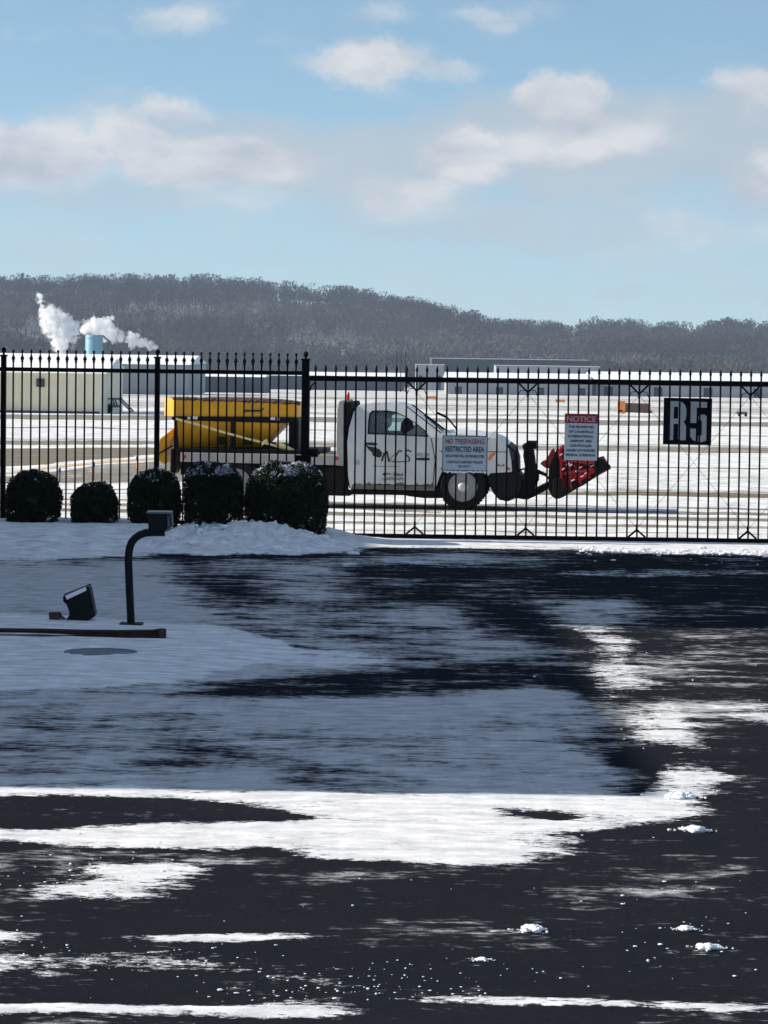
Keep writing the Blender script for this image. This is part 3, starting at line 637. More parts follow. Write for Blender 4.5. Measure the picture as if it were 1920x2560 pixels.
        for c, q in C_:
            a_ = N('ShaderNodeVectorMath'); a_.operation = 'DISTANCE'; L(g.outputs['Position'], a_.inputs[0]); a_.inputs[1].default_value = c
            mr = N('ShaderNodeMapRange'); L(a_.outputs['Value'], mr.inputs[0]); mr.inputs[1].default_value = q*1.5; mr.inputs[2].default_value = 0
            if tot is None: tot = mr.outputs[0]
            else:
                mx = N('ShaderNodeMath'); mx.operation = 'MAXIMUM'; L(tot, mx.inputs[0]); L(mr.outputs[0], mx.inputs[1]); tot = mx.outputs[0]
        sb = N('ShaderNodeMath'); sb.operation = 'MULTIPLY_ADD'; L(nz.outputs[0], sb.inputs[0]); sb.inputs[1].default_value = 2.6; sb.inputs[2].default_value = -1.62
        ad = N('ShaderNodeMath'); ad.operation = 'ADD'; L(sb.outputs[0], ad.inputs[0]); L(tot, ad.inputs[1])
        gt = N('ShaderNodeMath'); gt.operation = 'MULTIPLY'; gt.use_clamp = True; L(tot, gt.inputs[0]); gt.inputs[1].default_value = 5
        gm = N('ShaderNodeMath'); gm.operation = 'MULTIPLY'; L(ad.outputs[0], gm.inputs[0]); L(gt.outputs[0], gm.inputs[1]); ad = gm
        dn = N('ShaderNodeMapRange'); L(ad.outputs[0], dn.inputs[0]); dn.inputs[1].default_value = 0; dn.inputs[2].default_value = .45; dn.inputs[4].default_value = 1.1*dens
        L(dn.outputs[0], v.inputs['Density'])
        try: m.cycles.volume_step_rate = .25
        except Exception: pass
        cx = [(a_+b_)/2 for a_, b_ in zip(lo, hi)]
        o = MB().box(lo[0]-cx[0], hi[0]-cx[0], lo[1]-cx[1], hi[1]-cx[1], lo[2]-cx[2], hi[2]-cx[2]).build('steam_plume', m); o.location = cx
        tag(o, label, 'steam', 'steam plumes by the tank')
    plume([(98, 742, 11), (106, 765, 8), (120, 785, 22), (138, 808, 34), (158, 830, 36), (152, 855, 24), (150, 872, 14)], 'tall ragged white steam plume left of the pale blue tank', 1)
    plume([(282, 795, 6), (262, 806, 15), (240, 816, 24), (216, 820, 18)], 'white steam puff rising from the top of the pale blue tank', 2, 1200)
    plume([(262, 830, 22), (300, 845, 15), (330, 850, 20), (355, 858, 16), (388, 868, 8)], 'white steam trailing down to the right of the pale blue tank', 3, 1235)
build_far()

# ------------------------------------------------------------------ building on the left, outside the frame, that shades the drive
def build_left_building():
    root = empty('office_block', (-12, 19.1, 0))
    te = math.tan(SUN_EL); H1 = 13.65*te/math.cos(SUN_OFF); H2 = 20*te; H3 = 11.9*te/math.cos(SUN_OFF)
    s1 = 30.8-19.1; s2 = 40.95-19.1; s3 = 43.6-19.1
    for (a, b_, h) in ((0, s1, H1), (s1, s2, H2), (s2, s3, H3)):
        MB().box(-11, 0, a, b_-.003, -.1, h-.25).build('wall', K['brick'], root)
        MB().box(-11.1, 0, a, b_-.003, h-.25, h).build('roof', K['greywall'], root)
        n = max(1, int((b_-a)/3)); w = (b_-a)/n
        for st in range(max(1, int(h/3.2))):
            for i in range(n):
                y = a+w*(i+.5); f_ = MB().box(0, .05, y-.7, y+.7, 1+3*st, 2.5+3*st).build('window', K['signwhite'], root)
                MB().box(.05, .07, y-.6, y+.6, 1.1+3*st, 2.4+3*st).build('pane', K['win'], f_)
    tag(root, 'brick office block left of the drive whose shadow crosses the snow', 'building')
build_left_building()

# ------------------------------------------------------------------ fence and gate
FY = 42.0; GY = 42.3
def copy(o, parent, loc):
    c = o.copy(); COL.objects.link(c); c.parent = parent; c.location = loc; return c
def build_fence():
    root = empty('iron_fence', (P(392, 1300, FY).x, FY, .15))
    ox = root.location.x; oz = .15
    zt = P(392, 928, FY).z-oz; zb = P(392, 1305, FY).z-oz; ztip = P(392, 874, FY).z-oz
    posts = [-1128, -748, -370, 8, 392, 762]
    xs = [P(x, 1100, FY).x-ox for x in posts]
    def rail(z, t, name):
        MB().box(xs[0], xs[-1], -.02, .02, z-t/2, z+t/2).build(name, K['iron'], root, .003)
    rail(zt, .055, 'top_rail'); rail(zb, .05, 'bottom_rail')
    pk = MB().box(-.011, .011, -.032, -.0205, zb-.12, zt+.10)
    pk.box(-.016, .016, -.036, -.016, zt+.10, zt+.118)
    def diamond(mb, cx, cy, z0, prof):
        mb.lathe([(r, z) for r, z in prof], (cx, cy, z0), 'z', 8)
    diamond(pk, 0, -.026, zt+.118, [(.012, 0), (.026, .025), (.022, .045), (.009, .075), (.009, .105), (.017, .118), (.017, .135), (.008, .15)])
    proto = None
    for a, b_ in zip(xs[:-1], xs[1:]):
        n = 16; pitch = (b_-a)/(n+1.2)
        for i in range(n):
            x = a+pitch*(i+1.1)
            if proto is None: proto = pk.build('picket', K['iron'], root); proto.location = (x, 0, 0)
            else: copy(proto, root, (x, 0, 0))
    pp = None
    for i, x in enumerate(xs):
        big = i == len(xs)-1; w = .05 if big else .034
        mb = MB().box(-w, w, -w-.01, w+.01, -.3, zt+.17)
        mb.box(-w-.012, w+.012, -w-.022, w+.022, zt+.17, zt+.195)
        mb.lathe([(.016, .195), (.016, .215), (.030, .235), (.036, .258), (.028, .28), (.010, .295)], (0, 0, zt), 'z', 10)
        if pp is not None and not big: copy(pp, root, (x, 0, 0)); continue
        o = mb.build('post', K['post'], root, .003); o.location = (x, 0, 0)
        if pp is None: pp = o
    # guide roller bracket on the last post
    a = P(738, 1160, FY-.1); b_ = P(777, 1139, FY-.1); c = P(762, 1143, FY-.1); d = P(795, 1122, FY-.1)
    MB().box(a.x-ox, b_.x-ox, -.14, .12, a.z-oz, b_.z-oz).box(c.x-ox, d.x-ox, -.12, .14, c.z-oz+.004, d.z-oz).build('latch_bracket', K['post'], root, .006)
    tag(root, 'tall black iron picket fence with spear finials behind the snowy shrubs', 'fence')
build_fence()

def build_gate():
    ox = P(1314, 1345, GY).x; root = empty('sliding_gate', (ox, GY, 0))
    zt = P(1420, 954, GY).z; zb = P(1420, 1346, GY).z; ztip = P(1420, 919, GY).z
    x0 = P(768, 1100, GY).x-ox; x1 = 8.0
    MB().box(x0, x1, -.035, .035, zt-.036, zt+.036).build('top_rail', K['iron'], root, .004)
    MB().box(x0, x1, -.03, .03, zb-.03, zb+.03).build('bottom_rail', K['iron'], root, .004)
    pitch = P(1592, 1100, GY).x-P(1314, 1100, GY).x; pitch /= 11
    i = 0; proto = None; k0 = math.ceil((x0+.04)/pitch)
    pk = MB().box(-.0115, .0115, -.047, -.0355, zb+.032-.06, zt+.11)
    pk.lathe([(.012, 0), (.019, .02), (.015, .05), (.004, ztip-zt-.10)], (0, -.041, zt+.10), 'z', 8)
    x = k0*pitch
    while x < x1-.05:
        if proto is None: proto = pk.build('picket', K['iron'], root); proto.location = (x, 0, 0)
        else: copy(proto, root, (x, 0, 0))
        x += pitch
    # Y braces at every eleventh picket, with wire rods between them
    tb = MB(); s = pitch
    tb.bar((-s*.88, .0, zt-.035), (0, .0, zt-.155), .024).bar((s*.88, 0, zt-.035), (0, 0, zt-.155), .024).bar((0, 0, zt-.14), (0, 0, zt-.22), .03)
    tb.tube([(-s*.95, 0, zt-.20), (-s*.75, 0, zt-.13), (-.03, 0, zt-.12)], .006, 5); tb.tube([(s*.95, 0, zt-.20), (s*.75, 0, zt-.13), (.03, 0, zt-.12)], .006, 5)
    bb = MB(); bb.bar((-s*.85, 0, zb+.03), (0, 0, zb+.13), .026).bar((s*.85, 0, zb+.03), (0, 0, zb+.13), .026).bar((0, 0, zb+.11), (0, 0, zb+.2), .03)
    bay = 11*pitch; j = -1; pt = pb = pr = None
    while j*bay < x1-.3:
        xx = j*bay
        if pt is None:
            pt = tb.build('top_brace', K['iron'], root); pt.location = (xx, 0, 0); pb = bb.build('bottom_brace', K['iron'], root); pb.location = (xx, 0, 0)
            rm = MB().tube([(.02, .005, zt-.19), (bay-.02, .005, zb+.17)], .0024, 5).tube([(.02, .013, zb+.17), (bay-.02, .013, zt-.19)], .0024, 5)
            pr = rm.build('wire_rods', K['iron'], root); pr.location = (xx, 0, 0)
        else:
            copy(pt, root, (xx, 0, 0)); copy(pb, root, (xx, 0, 0)); copy(pr, root, (xx, 0, 0))
        j += 1
    # end frame bars at the left, and curved corner
    MB().box(x0-.0, x0+.03, -.03, .03, zb+.032, zt-.038).build('end_stile', K['iron'], root)
    a = P(775, 985, GY); MB().tube([(x0+.03, 0, zt-.17), (x0+.05, 0, zt-.10), (x0+.11, 0, zt-.045)], .01, 6).build('corner_brace', K['iron'], root)
    tag(root, 'wide black iron sliding gate with Y shaped braces and short spear tips', 'gate')
    return root
build_gate()

def text_obj(txt, width, height, mat, name, parent, loc, ry=0, bold=.0):
    """flat lettering fitted to a box, standing in the x-z plane facing -y"""
    cu = bpy.data.curves.new('t', 'FONT'); cu.body = txt; cu.align_x = 'CENTER'; cu.align_y = 'CENTER'; cu.extrude = .001; cu.offset = bold
    t = bpy.data.objects.new('t', cu); COL.objects.link(t); bpy.context.view_layer.update()
    me = bpy.data.meshes.new_from_object(t.evaluated_get(bpy.context.evaluated_depsgraph_get())); bpy.data.objects.remove(t); bpy.data.curves.remove(cu)
    n = len(me.vertices); co = np.empty(n*3, np.float32); me.vertices.foreach_get('co', co); co = co.reshape(-1, 3)
    mn = co.min(0); mxx = co.max(0); c = (mn+mxx)/2; sc = (width/(mxx[0]-mn[0]), height/(mxx[1]-mn[1]))
    out = np.stack([(co[:, 0]-c[0])*sc[0], -co[:, 2], (co[:, 1]-c[1])*sc[1]], -1)
    me.vertices.foreach_set('co', out.astype(np.float32).ravel()); me.update(); me.materials.clear(); me.materials.append(mat)
    o = bpy.data.objects.new(name, me); COL.objects.link(o); o.parent = parent; o.location = loc; return o

def build_signs():
    # shared frame of a sign: centre from pixels
    def sign(name, x0, y0, x1, y1, Y, mat, label, tilt=0):
        a = P(x0, y1, Y); b = P(x1, y0, Y); c = (a+b)/2; w = (b.x-a.x); h = (b.z-a.z)
        e = empty(name, (c.x, Y, c.z-h/2)); e.rotation_euler = (0, tilt, 0)
        return tag(e, label, 'sign'), w, h
    Y = GY-.06
    r, w, h = sign('warning_sign', 1106, 1091, 1218, 1176, Y, None, 'white no trespassing sign wired low on the gate in front of the truck', .004)
    MB().box(-w/2, w/2, -.004, .004, 0, h).build('panel', K['signback'], r, .003)
    MB().box(-w/2-.006, -w/2+.006, -.009, .006, -.004, h+.004).box(w/2-.006, w/2+.006, -.009, .006, -.004, h+.004).box(-w/2, w/2, -.008, .005, h-.006, h+.006).box(-w/2, w/2, -.008, .005, -.006, .006).build('border', paint('grey sign edge', (.09, .10, .13), .5), r)
    text_obj('NO TRESPASSING', w*.88, h*.145, K['signredtxt'], 'lettering', r, (0, -.008, h*.845), bold=.012)
    text_obj('RESTRICTED AREA', w*.88, h*.16, K['signtxt'], 'lettering', r, (0, -.008, h*.62), bold=.02)
    text_obj('VIOLATORS WILL BE PROSECUTED', w*.88, h*.075, K['signtxt'], 'lettering', r, (0, -.008, h*.42), bold=.02)
    text_obj('CONTACT AIRPORT POLICE', w*.80, h*.07, K['signtxt'], 'lettering', r, (0, -.008, h*.245), bold=.02)
    text_obj('SECURITY', w*.28, h*.055, K['signtxt'], 'lettering', r, (0, -.008, h*.125), bold=.02)
    mb = MB(); q = random.Random(4)
    for i in range(26):
        x = (-.46+.92*i/25)*w; mb.ball((x, -.006, -.008-q.random()*.014), (.012+.008*q.random(), .008, .008+.014*q.random()), 6, 4)
    mb.build('icicle_fringe', K['snow'], r)
    r, w, h = sign('notice_sign', 1410, 1036, 1494, 1150, Y, None, 'upright notice sign with a dark red heading hung on the gate above the plow', .006)
    MB().box(-w/2, w/2, -.004, .004, 0, h*.80).build('panel', K['signback'], r, .003)
    MB().box(-w/2-.003, w/2+.003, -.006, .006, h*.803, h+.006).build('heading_panel', K['signred'], r, .002)
    text_obj('NOTICE', w*.88, h*.12, K['signpink'], 'lettering', r, (0, -.0095, h*.895), bold=.02)
    for i, (t, ww) in enumerate([('THE PROPERTIES', .76), ('OF LOUISVILLE', .74), ('INTERNATIONAL', .76), ('AIRPORT ARE', .66), ('CONTROLLED', .66), ('UNDER AUTHORIZED', .90), ('FEDERAL SCREENING', .90)]):
        text_obj(t, w*ww, h*.052, K['signtxt'], 'lettering', r, (0, -.0075, h*(.72-.1015*i)), bold=.025)
    # R5 plate, behind the pickets
    Y = GY+.045
    r, w, h = sign('gate_number_sign', 1657, 996, 1780, 1111, Y, None, 'black square plate lettered R5 behind the gate pickets', .006)
    MB().box(-w/2, w/2, -.003, .003, 0, h).build('panel', K['signblack'], r)
    ax, ay = 1657, 996; kx = w/123; kz = h/115
    def L_(*pts): return [((x-ax-61.5)*kx, h-(y-ay)*kz) for x, y in pts]
    R_ = L_((1671,1004), (1697,1004), (1705,1007), (1712,1014), (1715,1024), (1715,1038), (1713,1050), (1708,1055), (1713,1060), (1715,1066), (1715,1100), (1699,1100), (1695,1097), (1695,1060), (1683,1060), (1683,1100), (1670,1100))
    R_hole = L_((1683,1018), (1694,1018), (1694,1047), (1683,1047))
    mb = MB().prism(R_, -.008, -.004, [R_hole])
    mb.prism(L_((1725,1004), (1767,1005), (1767,1019), (1741,1019), (1741,1057), (1725,1057)), -.008, -.004)
    mb.prism(L_((1746,1040), (1752,1036), (1762,1036), (1767,1040), (1767,1100), (1755,1104), (1746,1103), (1746,1088), (1755,1087), (1755,1052), (1752,1050), (1746,1049)), -.008, -.004)
    mb.prism(L_((1724,1071), (1740,1071), (1740,1102), (1733,1099), (1727,1092), (1725,1084)), -.008, -.004)
    mb.build('lettering', K['signwhite'], r)
build_signs()

# ------------------------------------------------------------------ shrubs
def leaf_mat():
    m, nt, b = base_mat('evergreen leaf'); N = nt.nodes.new; L = nt.links.new
    a = N('ShaderNodeAttribute'); a.attribute_name = 'frosted'; mx = N('ShaderNodeMix'); mx.data_type = 'RGBA'; L(a.outputs['Fac'], mx.inputs[0])
    mx.inputs[6].default_value = (.011, .019, .0095, 1); mx.inputs[7].default_value = (.45, .48, .52, 1); L(mx.outputs[2], b.inputs['Base Color']); b.inputs['Roughness'].default_value = .6; b.inputs['Specular IOR Level'].default_value = .1
    return m
LEAF = leaf_mat()
def build_shrub(x0, y0, x1, y1, label, seed, snowy, loose, Y=41.35, e=2.8):
    r = np.random.default_rng(seed); a = P(x0, y1, Y); b = P(x1, y0, Y); cx = (a.x+b.x)/2; z0 = a.z-.12; z1 = b.z; w = (b.x-a.x)/2; h = (z1-z0)/2; dpt = min(w, .42)
    root = empty('shrub', (cx, Y, z0))
    n = int(15000*w*h/.15); d = r.normal(0, 1, (n, 3)); d /= np.linalg.norm(d, axis=1)[:, None]
    # squarish clipped form
    s = (np.abs(d[:, 0])**e+np.abs(d[:, 1])**e+np.abs(d[:, 2])**e)**(-1/e)
    rad = 1-.32*r.random(n)**1.6
    bump = .88+.24*(fbm(d[:, 0]*3+seed, d[:, 2]*3+d[:, 1]*2, 3, seed))
    p = d*(s*rad*bump)[:, None]*np.array([w, dpt, h]); p[:, 2] += h
    # open lower part: drop leaves where the noise says so
    low = 1-np.clip(p[:, 2]/(2*h)/.55, 0, 1); nz = fbm(p[:, 0]*14+seed, p[:, 2]*14, 2, seed+5)
    keep = nz > low*loose*1.12; p = p[keep]; n = len(p)
    q = r.normal(0, 1, (n, 3)); q /= np.linalg.norm(q, axis=1)[:, None]; t = np.cross(q, r.normal(0, 1, (n, 3))); t /= np.linalg.norm(t, axis=1)[:, None]
    L_ = r.uniform(.012, .024, n)[:, None]; W = L_*.55; bi = np.cross(q, t)
    V = np.stack([p-t*L_, p+bi*W, p+t*L_, p-bi*W], 1).reshape(-1, 3)
    me = bpy.data.meshes.new('foliage'); fill(me, V, np.arange(len(V)).reshape(-1, 4))
    fz = ((p[:, 2] > 2*h*(.80+.10*fbm(p[:, 0]*8, p[:, 1]*8, 2, seed))) & (r.random(n) < .92) & (fbm(p[:, 0]*11+seed, p[:, 1]*11+p[:, 2]*7, 3, seed+9) > .72-.30*snowy)).astype(float)
    at = me.attributes.new('frosted', 'FLOAT', 'POINT'); at.data.foreach_set('value', np.repeat(fz, 4).astype(np.float32)); me.materials.append(LEAF)
    o = bpy.data.objects.new('foliage', me); COL.objects.link(o); o.parent = root
    mb = MB(); rr = random.Random(seed)
    for i in range(9):
        an = rr.uniform(0, 6.28); mb.tube([(rr.uniform(-.08, .08), 0, -.1), (math.cos(an)*w*.3, math.sin(an)*dpt*.3, h*.6), (math.cos(an)*w*.7, math.sin(an)*dpt*.7, h*1.5)], [.014, .01, .004], 5)
    mb.build('stems', K['bark'], root)
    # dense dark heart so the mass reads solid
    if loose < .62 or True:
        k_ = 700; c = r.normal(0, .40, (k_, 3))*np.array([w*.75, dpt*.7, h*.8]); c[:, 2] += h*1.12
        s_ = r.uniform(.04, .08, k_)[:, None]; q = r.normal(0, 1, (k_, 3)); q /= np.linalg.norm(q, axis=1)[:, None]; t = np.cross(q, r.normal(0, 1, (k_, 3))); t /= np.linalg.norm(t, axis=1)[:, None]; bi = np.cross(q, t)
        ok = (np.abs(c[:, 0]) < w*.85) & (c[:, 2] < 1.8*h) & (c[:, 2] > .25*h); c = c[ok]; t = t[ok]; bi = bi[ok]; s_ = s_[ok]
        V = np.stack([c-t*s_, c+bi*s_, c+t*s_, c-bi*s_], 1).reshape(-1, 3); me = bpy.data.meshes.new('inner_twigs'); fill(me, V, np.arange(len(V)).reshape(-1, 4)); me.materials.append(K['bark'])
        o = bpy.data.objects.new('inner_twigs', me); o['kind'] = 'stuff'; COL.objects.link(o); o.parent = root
    tag(root, label, 'shrub', 'clipped shrubs along the fence')
build_shrub(12, 1180, 152, 1312, 'leftmost clipped dark shrub, wide and rounded, by the first post in view', 1, .12, .62)
build_shrub(178, 1209, 297, 1310, 'smallest clipped shrub, low, second from the left', 2, .06, .60)
build_shrub(320, 1175, 456, 1315, 'rounded dark shrub behind the card reader pedestal', 3, .5, .66)
build_shrub(463, 1158, 606, 1318, 'tall boxy shrub with snow on top under the yellow hopper', 4, .58, .52, e=4.0)
build_shrub(617, 1158, 820, 1334, 'largest widest shrub with snow on top at the gate end', 5, .60, .40, e=3.6)

# ------------------------------------------------------------------ pedestal, flood light, timber, manhole
def build_small():
    b = G(330, 1566); Y = b.y; z0 = dz(b.x, Y); b = P(330, 1566, Y)
    root = empty('card_reader_pedestal', (b.x, Y, b.z)); ox, oz = b.x, b.z
    def q(px, py): v = P(px, py, Y); return (v.x-ox, 0, v.z-oz)
    MB().box(-.11, .10, -.10, .10, -.02, .035).build('base_plate', K['pedestal'], root, .004)
    mb = MB()
    for sx, sy in ((-.075, -.07), (.07, -.07)): mb.lathe([(.012, .012), (.012, .05)], (sx, sy, 0), 'z', 6)
    mb.build('anchor_bolts', K['fence2'], root)
    pts = [q(328, 1563), q(324, 1480), q(321, 1400)]
    c = [(322,1385), (324,1370), (329,1356), (338,1345), (350,1337), (364,1332), (385,1331), (412,1331)]
    MB().tube(pts+[q(*p) for p in c], .036, 14).build('pole', K['pedestal'], root, smooth=True)
    a = q(373, 1325); d = q(418, 1283)
    bx = MB().box(a[0], d[0], -.12, .10, a[2], d[2]).build('reader_box', K['pedestal'], root, .006)
    e = q(369, 1279); f = q(430, 1275)
    MB().box(e[0], f[0], -.15, .12, e[2]-.012, e[2]+.006).build('hood', paint('pale hood edge', (.10, .12, .13), .4), root, .003)
    g = q(433, 1330); h_ = q(420, 1281)
    MB().prism([q(419,1281)[::2], q(430,1278)[::2], q(433,1315)[::2], q(419,1322)[::2]], -.10, .08).build('side_panel', K['signtxt'], root, .004)
    MB().prism([q(421,1290)[::2], q(424,1290)[::2], q(426,1312)[::2], q(422,1318)[::2]], -.112, -.1005).build('reader_strip', K['fence2'], root)
    a = q(380, 1338); d = q(412, 1326); MB().box(a[0], d[0], -.06, .06, a[2], d[2]-.002).build('bracket', K['pedestal'], root, .004)
    tag(root, 'dark curved gooseneck pedestal carrying a hooded card reader box', 'pedestal')
    # flood light
    Y = 28.9; b = P(200, 1556, Y); root = empty('flood_light', b); ox, oz = b.x, b.z
    def s(px, py): v = P(px, py, Y); return (v.x-ox, v.z-oz)
    body = [s(160,1488), s(222,1463), s(227,1468), s(240,1534), s(238,1541), s(208,1557), s(190,1559), s(163,1554), s(172,1542), s(176,1533), s(173,1520), s(168,1508), s(160,1502)]
    MB().prism(body, -.10, .12).build('housing', K['pedestal'], root, .012, seg=3)
    t0 = s(167,1491); t1 = s(218,1469); t2 = s(217,1476); t3 = s(171,1494)
    MB().prism([s(166,1487), s(217,1465), s(219,1474), s(170,1497)], -.112, .09).build('lens', paint('lens with painted sky sheen', (.95, .96, .97), .1), root, .003)  # near-white colour stands in for sky reflected in the glass
    MB().prism([s(158,1487), s(224,1461), s(225,1464.5), s(158,1491)], .09, .13).build('rim', K['dark'], root)
    a = s(163, 1549); c = s(152, 1541); MB().tube([(a[0], 0, a[1]), (c[0], 0, c[1])], .014, 8).build('knuckle', K['fence2'], root)
    MB().prism([s(123,1530), s(152,1530), s(153,1545), s(138,1551), s(124,1548)], -.05, .05).build('junction_box', paint('rusty junction box', (.07, .035, .03), .8, 0, .5, 20, dirt=(.02, .02, .03), dirtamt=.8), root, .008)
    MB().tube([(s(138,1548)[0], 0, s(138,1548)[1]), (s(139,1575)[0], 0, s(139,1575)[1]-.05)], .014).build('conduit', K['dark'], root)
    tag(root, 'dark flood light tilted upward with a pale lens on the snow bed', 'flood light')
    # timber edging
    e = G(412, 1604); Y = e.y; b = P(412, 1604, Y); root = empty('timber_edging', b); 
    def s(px, py): v = P(px, py, Y); return (v.x-b.x, v.z-b.z)
    top = [(-260,1569), (-100,1570), (0,1573.5), (100,1574.5), (200,1577), (300,1578), (380,1577), (398,1574), (413,1575)]
    bot = [(413,1605), (400,1606), (388,1602), (330,1601), (290,1599), (240,1592), (190,1588), (150,1585), (60,1582), (-260,1580)]
    MB().prism([s(*p) for p in top+bot], 0, .14).build('board', K['board'], root, .004)
    MB().prism([s(398,1573.5), s(414,1574.5), s(414,1606.5), s(400,1606.8)], -.012, -.001).build('end_plate', paint('rusty plate', (.05, .016, .012), .7, 0, .5, 18), root)
    tag(root, 'weathered brown timber edging half buried in the snow bed', 'timber')
    # manhole cover rim
    m = G(252, 1637); root = None
    mb = MB(); seg = 40
    mb.lathe([(.30, -.02), (.305, .006), (.285, .008), (.28, .0), (.05, .0)], (0, 0, 0), 'z', seg)
    zc = dz(m.x, m.y)
    o = mb.build('manhole_cover', paint('frosted iron cover', (.15, .165, .20), .8, 0, .35, 14, dirt=(.4, .42, .46), dirtamt=.35, spec=.1)); o.location = (m.x, m.y, .022)
    tag(o, 'round manhole cover frosted grey in the snow left of the drive', 'manhole cover')
build_small()

# ------------------------------------------------------------------ truck
TH = math.radians(-4.0); TY = 50.0
fw = P(1161, 1277, TY); TO = Vector((fw.x, TY, 0))
hv = Vector((math.cos(TH), math.sin(TH))); nvv = Vector((-math.sin(TH), math.cos(TH)))
HW = 1.0     # half width; local y = -HW is the near side (through TO)
def T(px, py, ly=-1.0):
    """local (x, z) where the line of sight meets the truck plane local y = ly"""
    d = ray(px, py); o = TO.xy+nvv*(HW+ly)      # TO is on the plane ly=-HW
    t = (o.dot(nvv))/(d.x*nvv.x+d.y*nvv.y); p = Vector((d.x*t, d.y*t)); return ((p-TO.xy).dot(hv), EYE+d.z*t)
def build_truck():
    root = empty('pickup_truck', (TO.x+nvv.x*HW, TO.y+nvv.y*HW, 0), TH)
    t = lambda pts, ly=-1.0: [T(x, y, ly) for x, y in pts]
    zb = T(1000, 1090)[1]; zr = T(960, 1008)[1]
    def taper(x, y, z):
        k_ = max(0, (z-zb)/(zr-zb)); return (x, y*(1-.17*k_), z)
    out = [(876,1222), (870,1190), (868,1105), (872,1070), (881,1035), (888,1020), (900,1011), (930,1007), (965,1005.5), (992,1009), (1014,1017),
           (1102,1084), (1150,1085), (1200,1089), (1236,1095), (1260,1105), (1272,1122), (1278,1150), (1280,1180),
           (1226,1183), (1220,1190), (1213,1172), (1200,1160), (1182,1152), (1160,1149), (1138,1152), (1120,1161), (1107,1175), (1098,1195), (1091,1216), (1088,1226)]
    win = [(919,1085), (920,1050), (923,1033), (930,1027), (968,1027), (990,1031), (1012,1041), (1040,1059), (1062,1076), (1071,1092), (1040,1090), (980,1087)]
    o2 = t(out); w2 = t(win)
    for s_ in (-1, 1):
        mb = MB().prism(o2, s_*1.0, s_*.95, [w2]); mb.warp(taper)
        mb.build('body_side', K['white'], root, .008)
        g = MB().prism(w2, s_*.972, s_*.966); g.warp(taper); g.build('side_window', K['glass'], root)
        # dark window rubber
        c = (sum(p[0] for p in w2)/len(w2), sum(p[1] for p in w2)/len(w2))
        inn = [(c[0]+(p[0]-c[0])*.955, c[1]+(p[1]-c[1])*.93) for p in w2]
        g = MB().prism(w2, s_*1.004, s_*.95, [inn]); g.warp(taper); g.build('window_trim', K['dark'], root)
    # skins across the width
    def skin(idx, name, mat, yy=.955, th=.035, bev=.0):
        pts = [o2[i] for i in idx]; ins = []
        for i, p in enumerate(pts):
            a = pts[max(i-1, 0)]; b = pts[min(i+1, len(pts)-1)]; dx, dz_ = b[0]-a[0], b[1]-a[1]; l = math.hypot(dx, dz_); ins.append((p[0]+dz_/l*th, p[1]-dx/l*th))
        mb = MB().prism(pts+ins[::-1], -yy, yy); mb.warp(taper); return mb.build(name, mat, root, bev)
    skin([4, 5, 6, 7, 8, 9, 10], 'roof', K['white'], .955)
    rear = skin([0, 1, 2], 'rear_wall', K['white'])
    a, b = o2[2], o2[4]
    # rear window: frame + glass
    g = MB().prism([(a[0], a[1]), (b[0], b[1]), (b[0]+.03, b[1]), (a[0]+.03, a[1])], -.70, .70); g.warp(taper); g.build('rear_window', K['glass'], root)
    for s_ in (-1, 1):
        g = MB().prism([(a[0], a[1]), (b[0], b[1]), (b[0]+.035, b[1]), (a[0]+.035, a[1])], s_*.70, s_*.95); g.warp(taper); g.build('rear_pillar', K['white'], root)
    ws = skin([10, 11], 'windscreen', K['screen'], .90, .012)
    a, b = o2[10], o2[11]
    for y0, y1 in ((-.955, -.89), (.89, .955)):
        g = MB().prism([(a[0], a[1]+.012), (b[0], b[1]+.012), (b[0]-.03, b[1]-.03), (a[0]-.04, a[1]-.03)], y0, y1); g.warp(taper); g.build('windscreen_pillar', K['dark'] if y0 < 0 else K['dark'], root)
    hood = MB(); hp = [o2[i] for i in range(11, 17)]
    crown = []
    for y, dzz in ((-.955, 0), (-.7, .03), (-.3, .045), (.3, .045), (.7, .03), (.955, 0)): crown.append([(p[0], y, p[1]+dzz*(1 if i else .6)) for i, p in enumerate(hp)])
    n = len(hp); vs = [v for c in crown for v in c]; fs = [(i*n+j, i*n+j+1, (i+1)*n+j+1, (i+1)*n+j) for i in range(5) for j in range(n-1)]
    hood.add(vs, fs); hood.build('bonnet', K['white'], root, smooth=True)
    # door seams, handle, rocker
    sm = MB()
    def seam(pts, w=.012):
        for p, q in zip(pts[:-1], pts[1:]):
            a, b = T(*p), T(*q); sm.bar((a[0], -1.003, a[1]), (b[0], -1.003, b[1]), w, .004)
    seam([(912,1100), (910,1210), (1082,1215)]); seam([(1082,1215), (1088,1150), (1078,1095)])
    seam([(1098,1128), (1270,1130)], .01)
    sm.build('door_seam', K['grime'], root)
    p, q = T(1042, 1147), T(1074, 1147); MB().box(p[0], q[0], -1.03, -1.0, p[1]-.02, p[1]+.012).build('door_handle', K['dark'], root, .006)
    p, q = T(876, 1233), T(1092, 1220); MB().box(p[0], q[0], -.97, .97, p[1]-.02, q[1]+.02).build('rocker_panel', K['grime'], root, .01)
    # road spray thrown along the sill
    q_ = random.Random(3); top_ = [(x, 1213-abs(q_.gauss(0, 4.5))) for x in range(880, 1090, 7)]
    MB().prism(t(top_+[(1088, 1225), (878, 1222)]), -1.003, -1.0005).build('sill_grime', paint('dried road spray', (.17, .155, .13), .9, 0, .3, 8), root)
    q1 = [T(886, 1150), T(899, 1150), T(899, 1162), T(886, 1162)]; MB().prism(q1, -1.004, -1.0005).build('fuel_door', K['bed'], root)
    for x_, w_ in ((1110, .05), (1270, .03)):
        p = T(x_, 1172); MB().box(p[0]-w_, p[0]+w_, -1.012, -1.0, p[1]-.02, p[1]+.02).build('side_marker', K['amber'], root, .004)
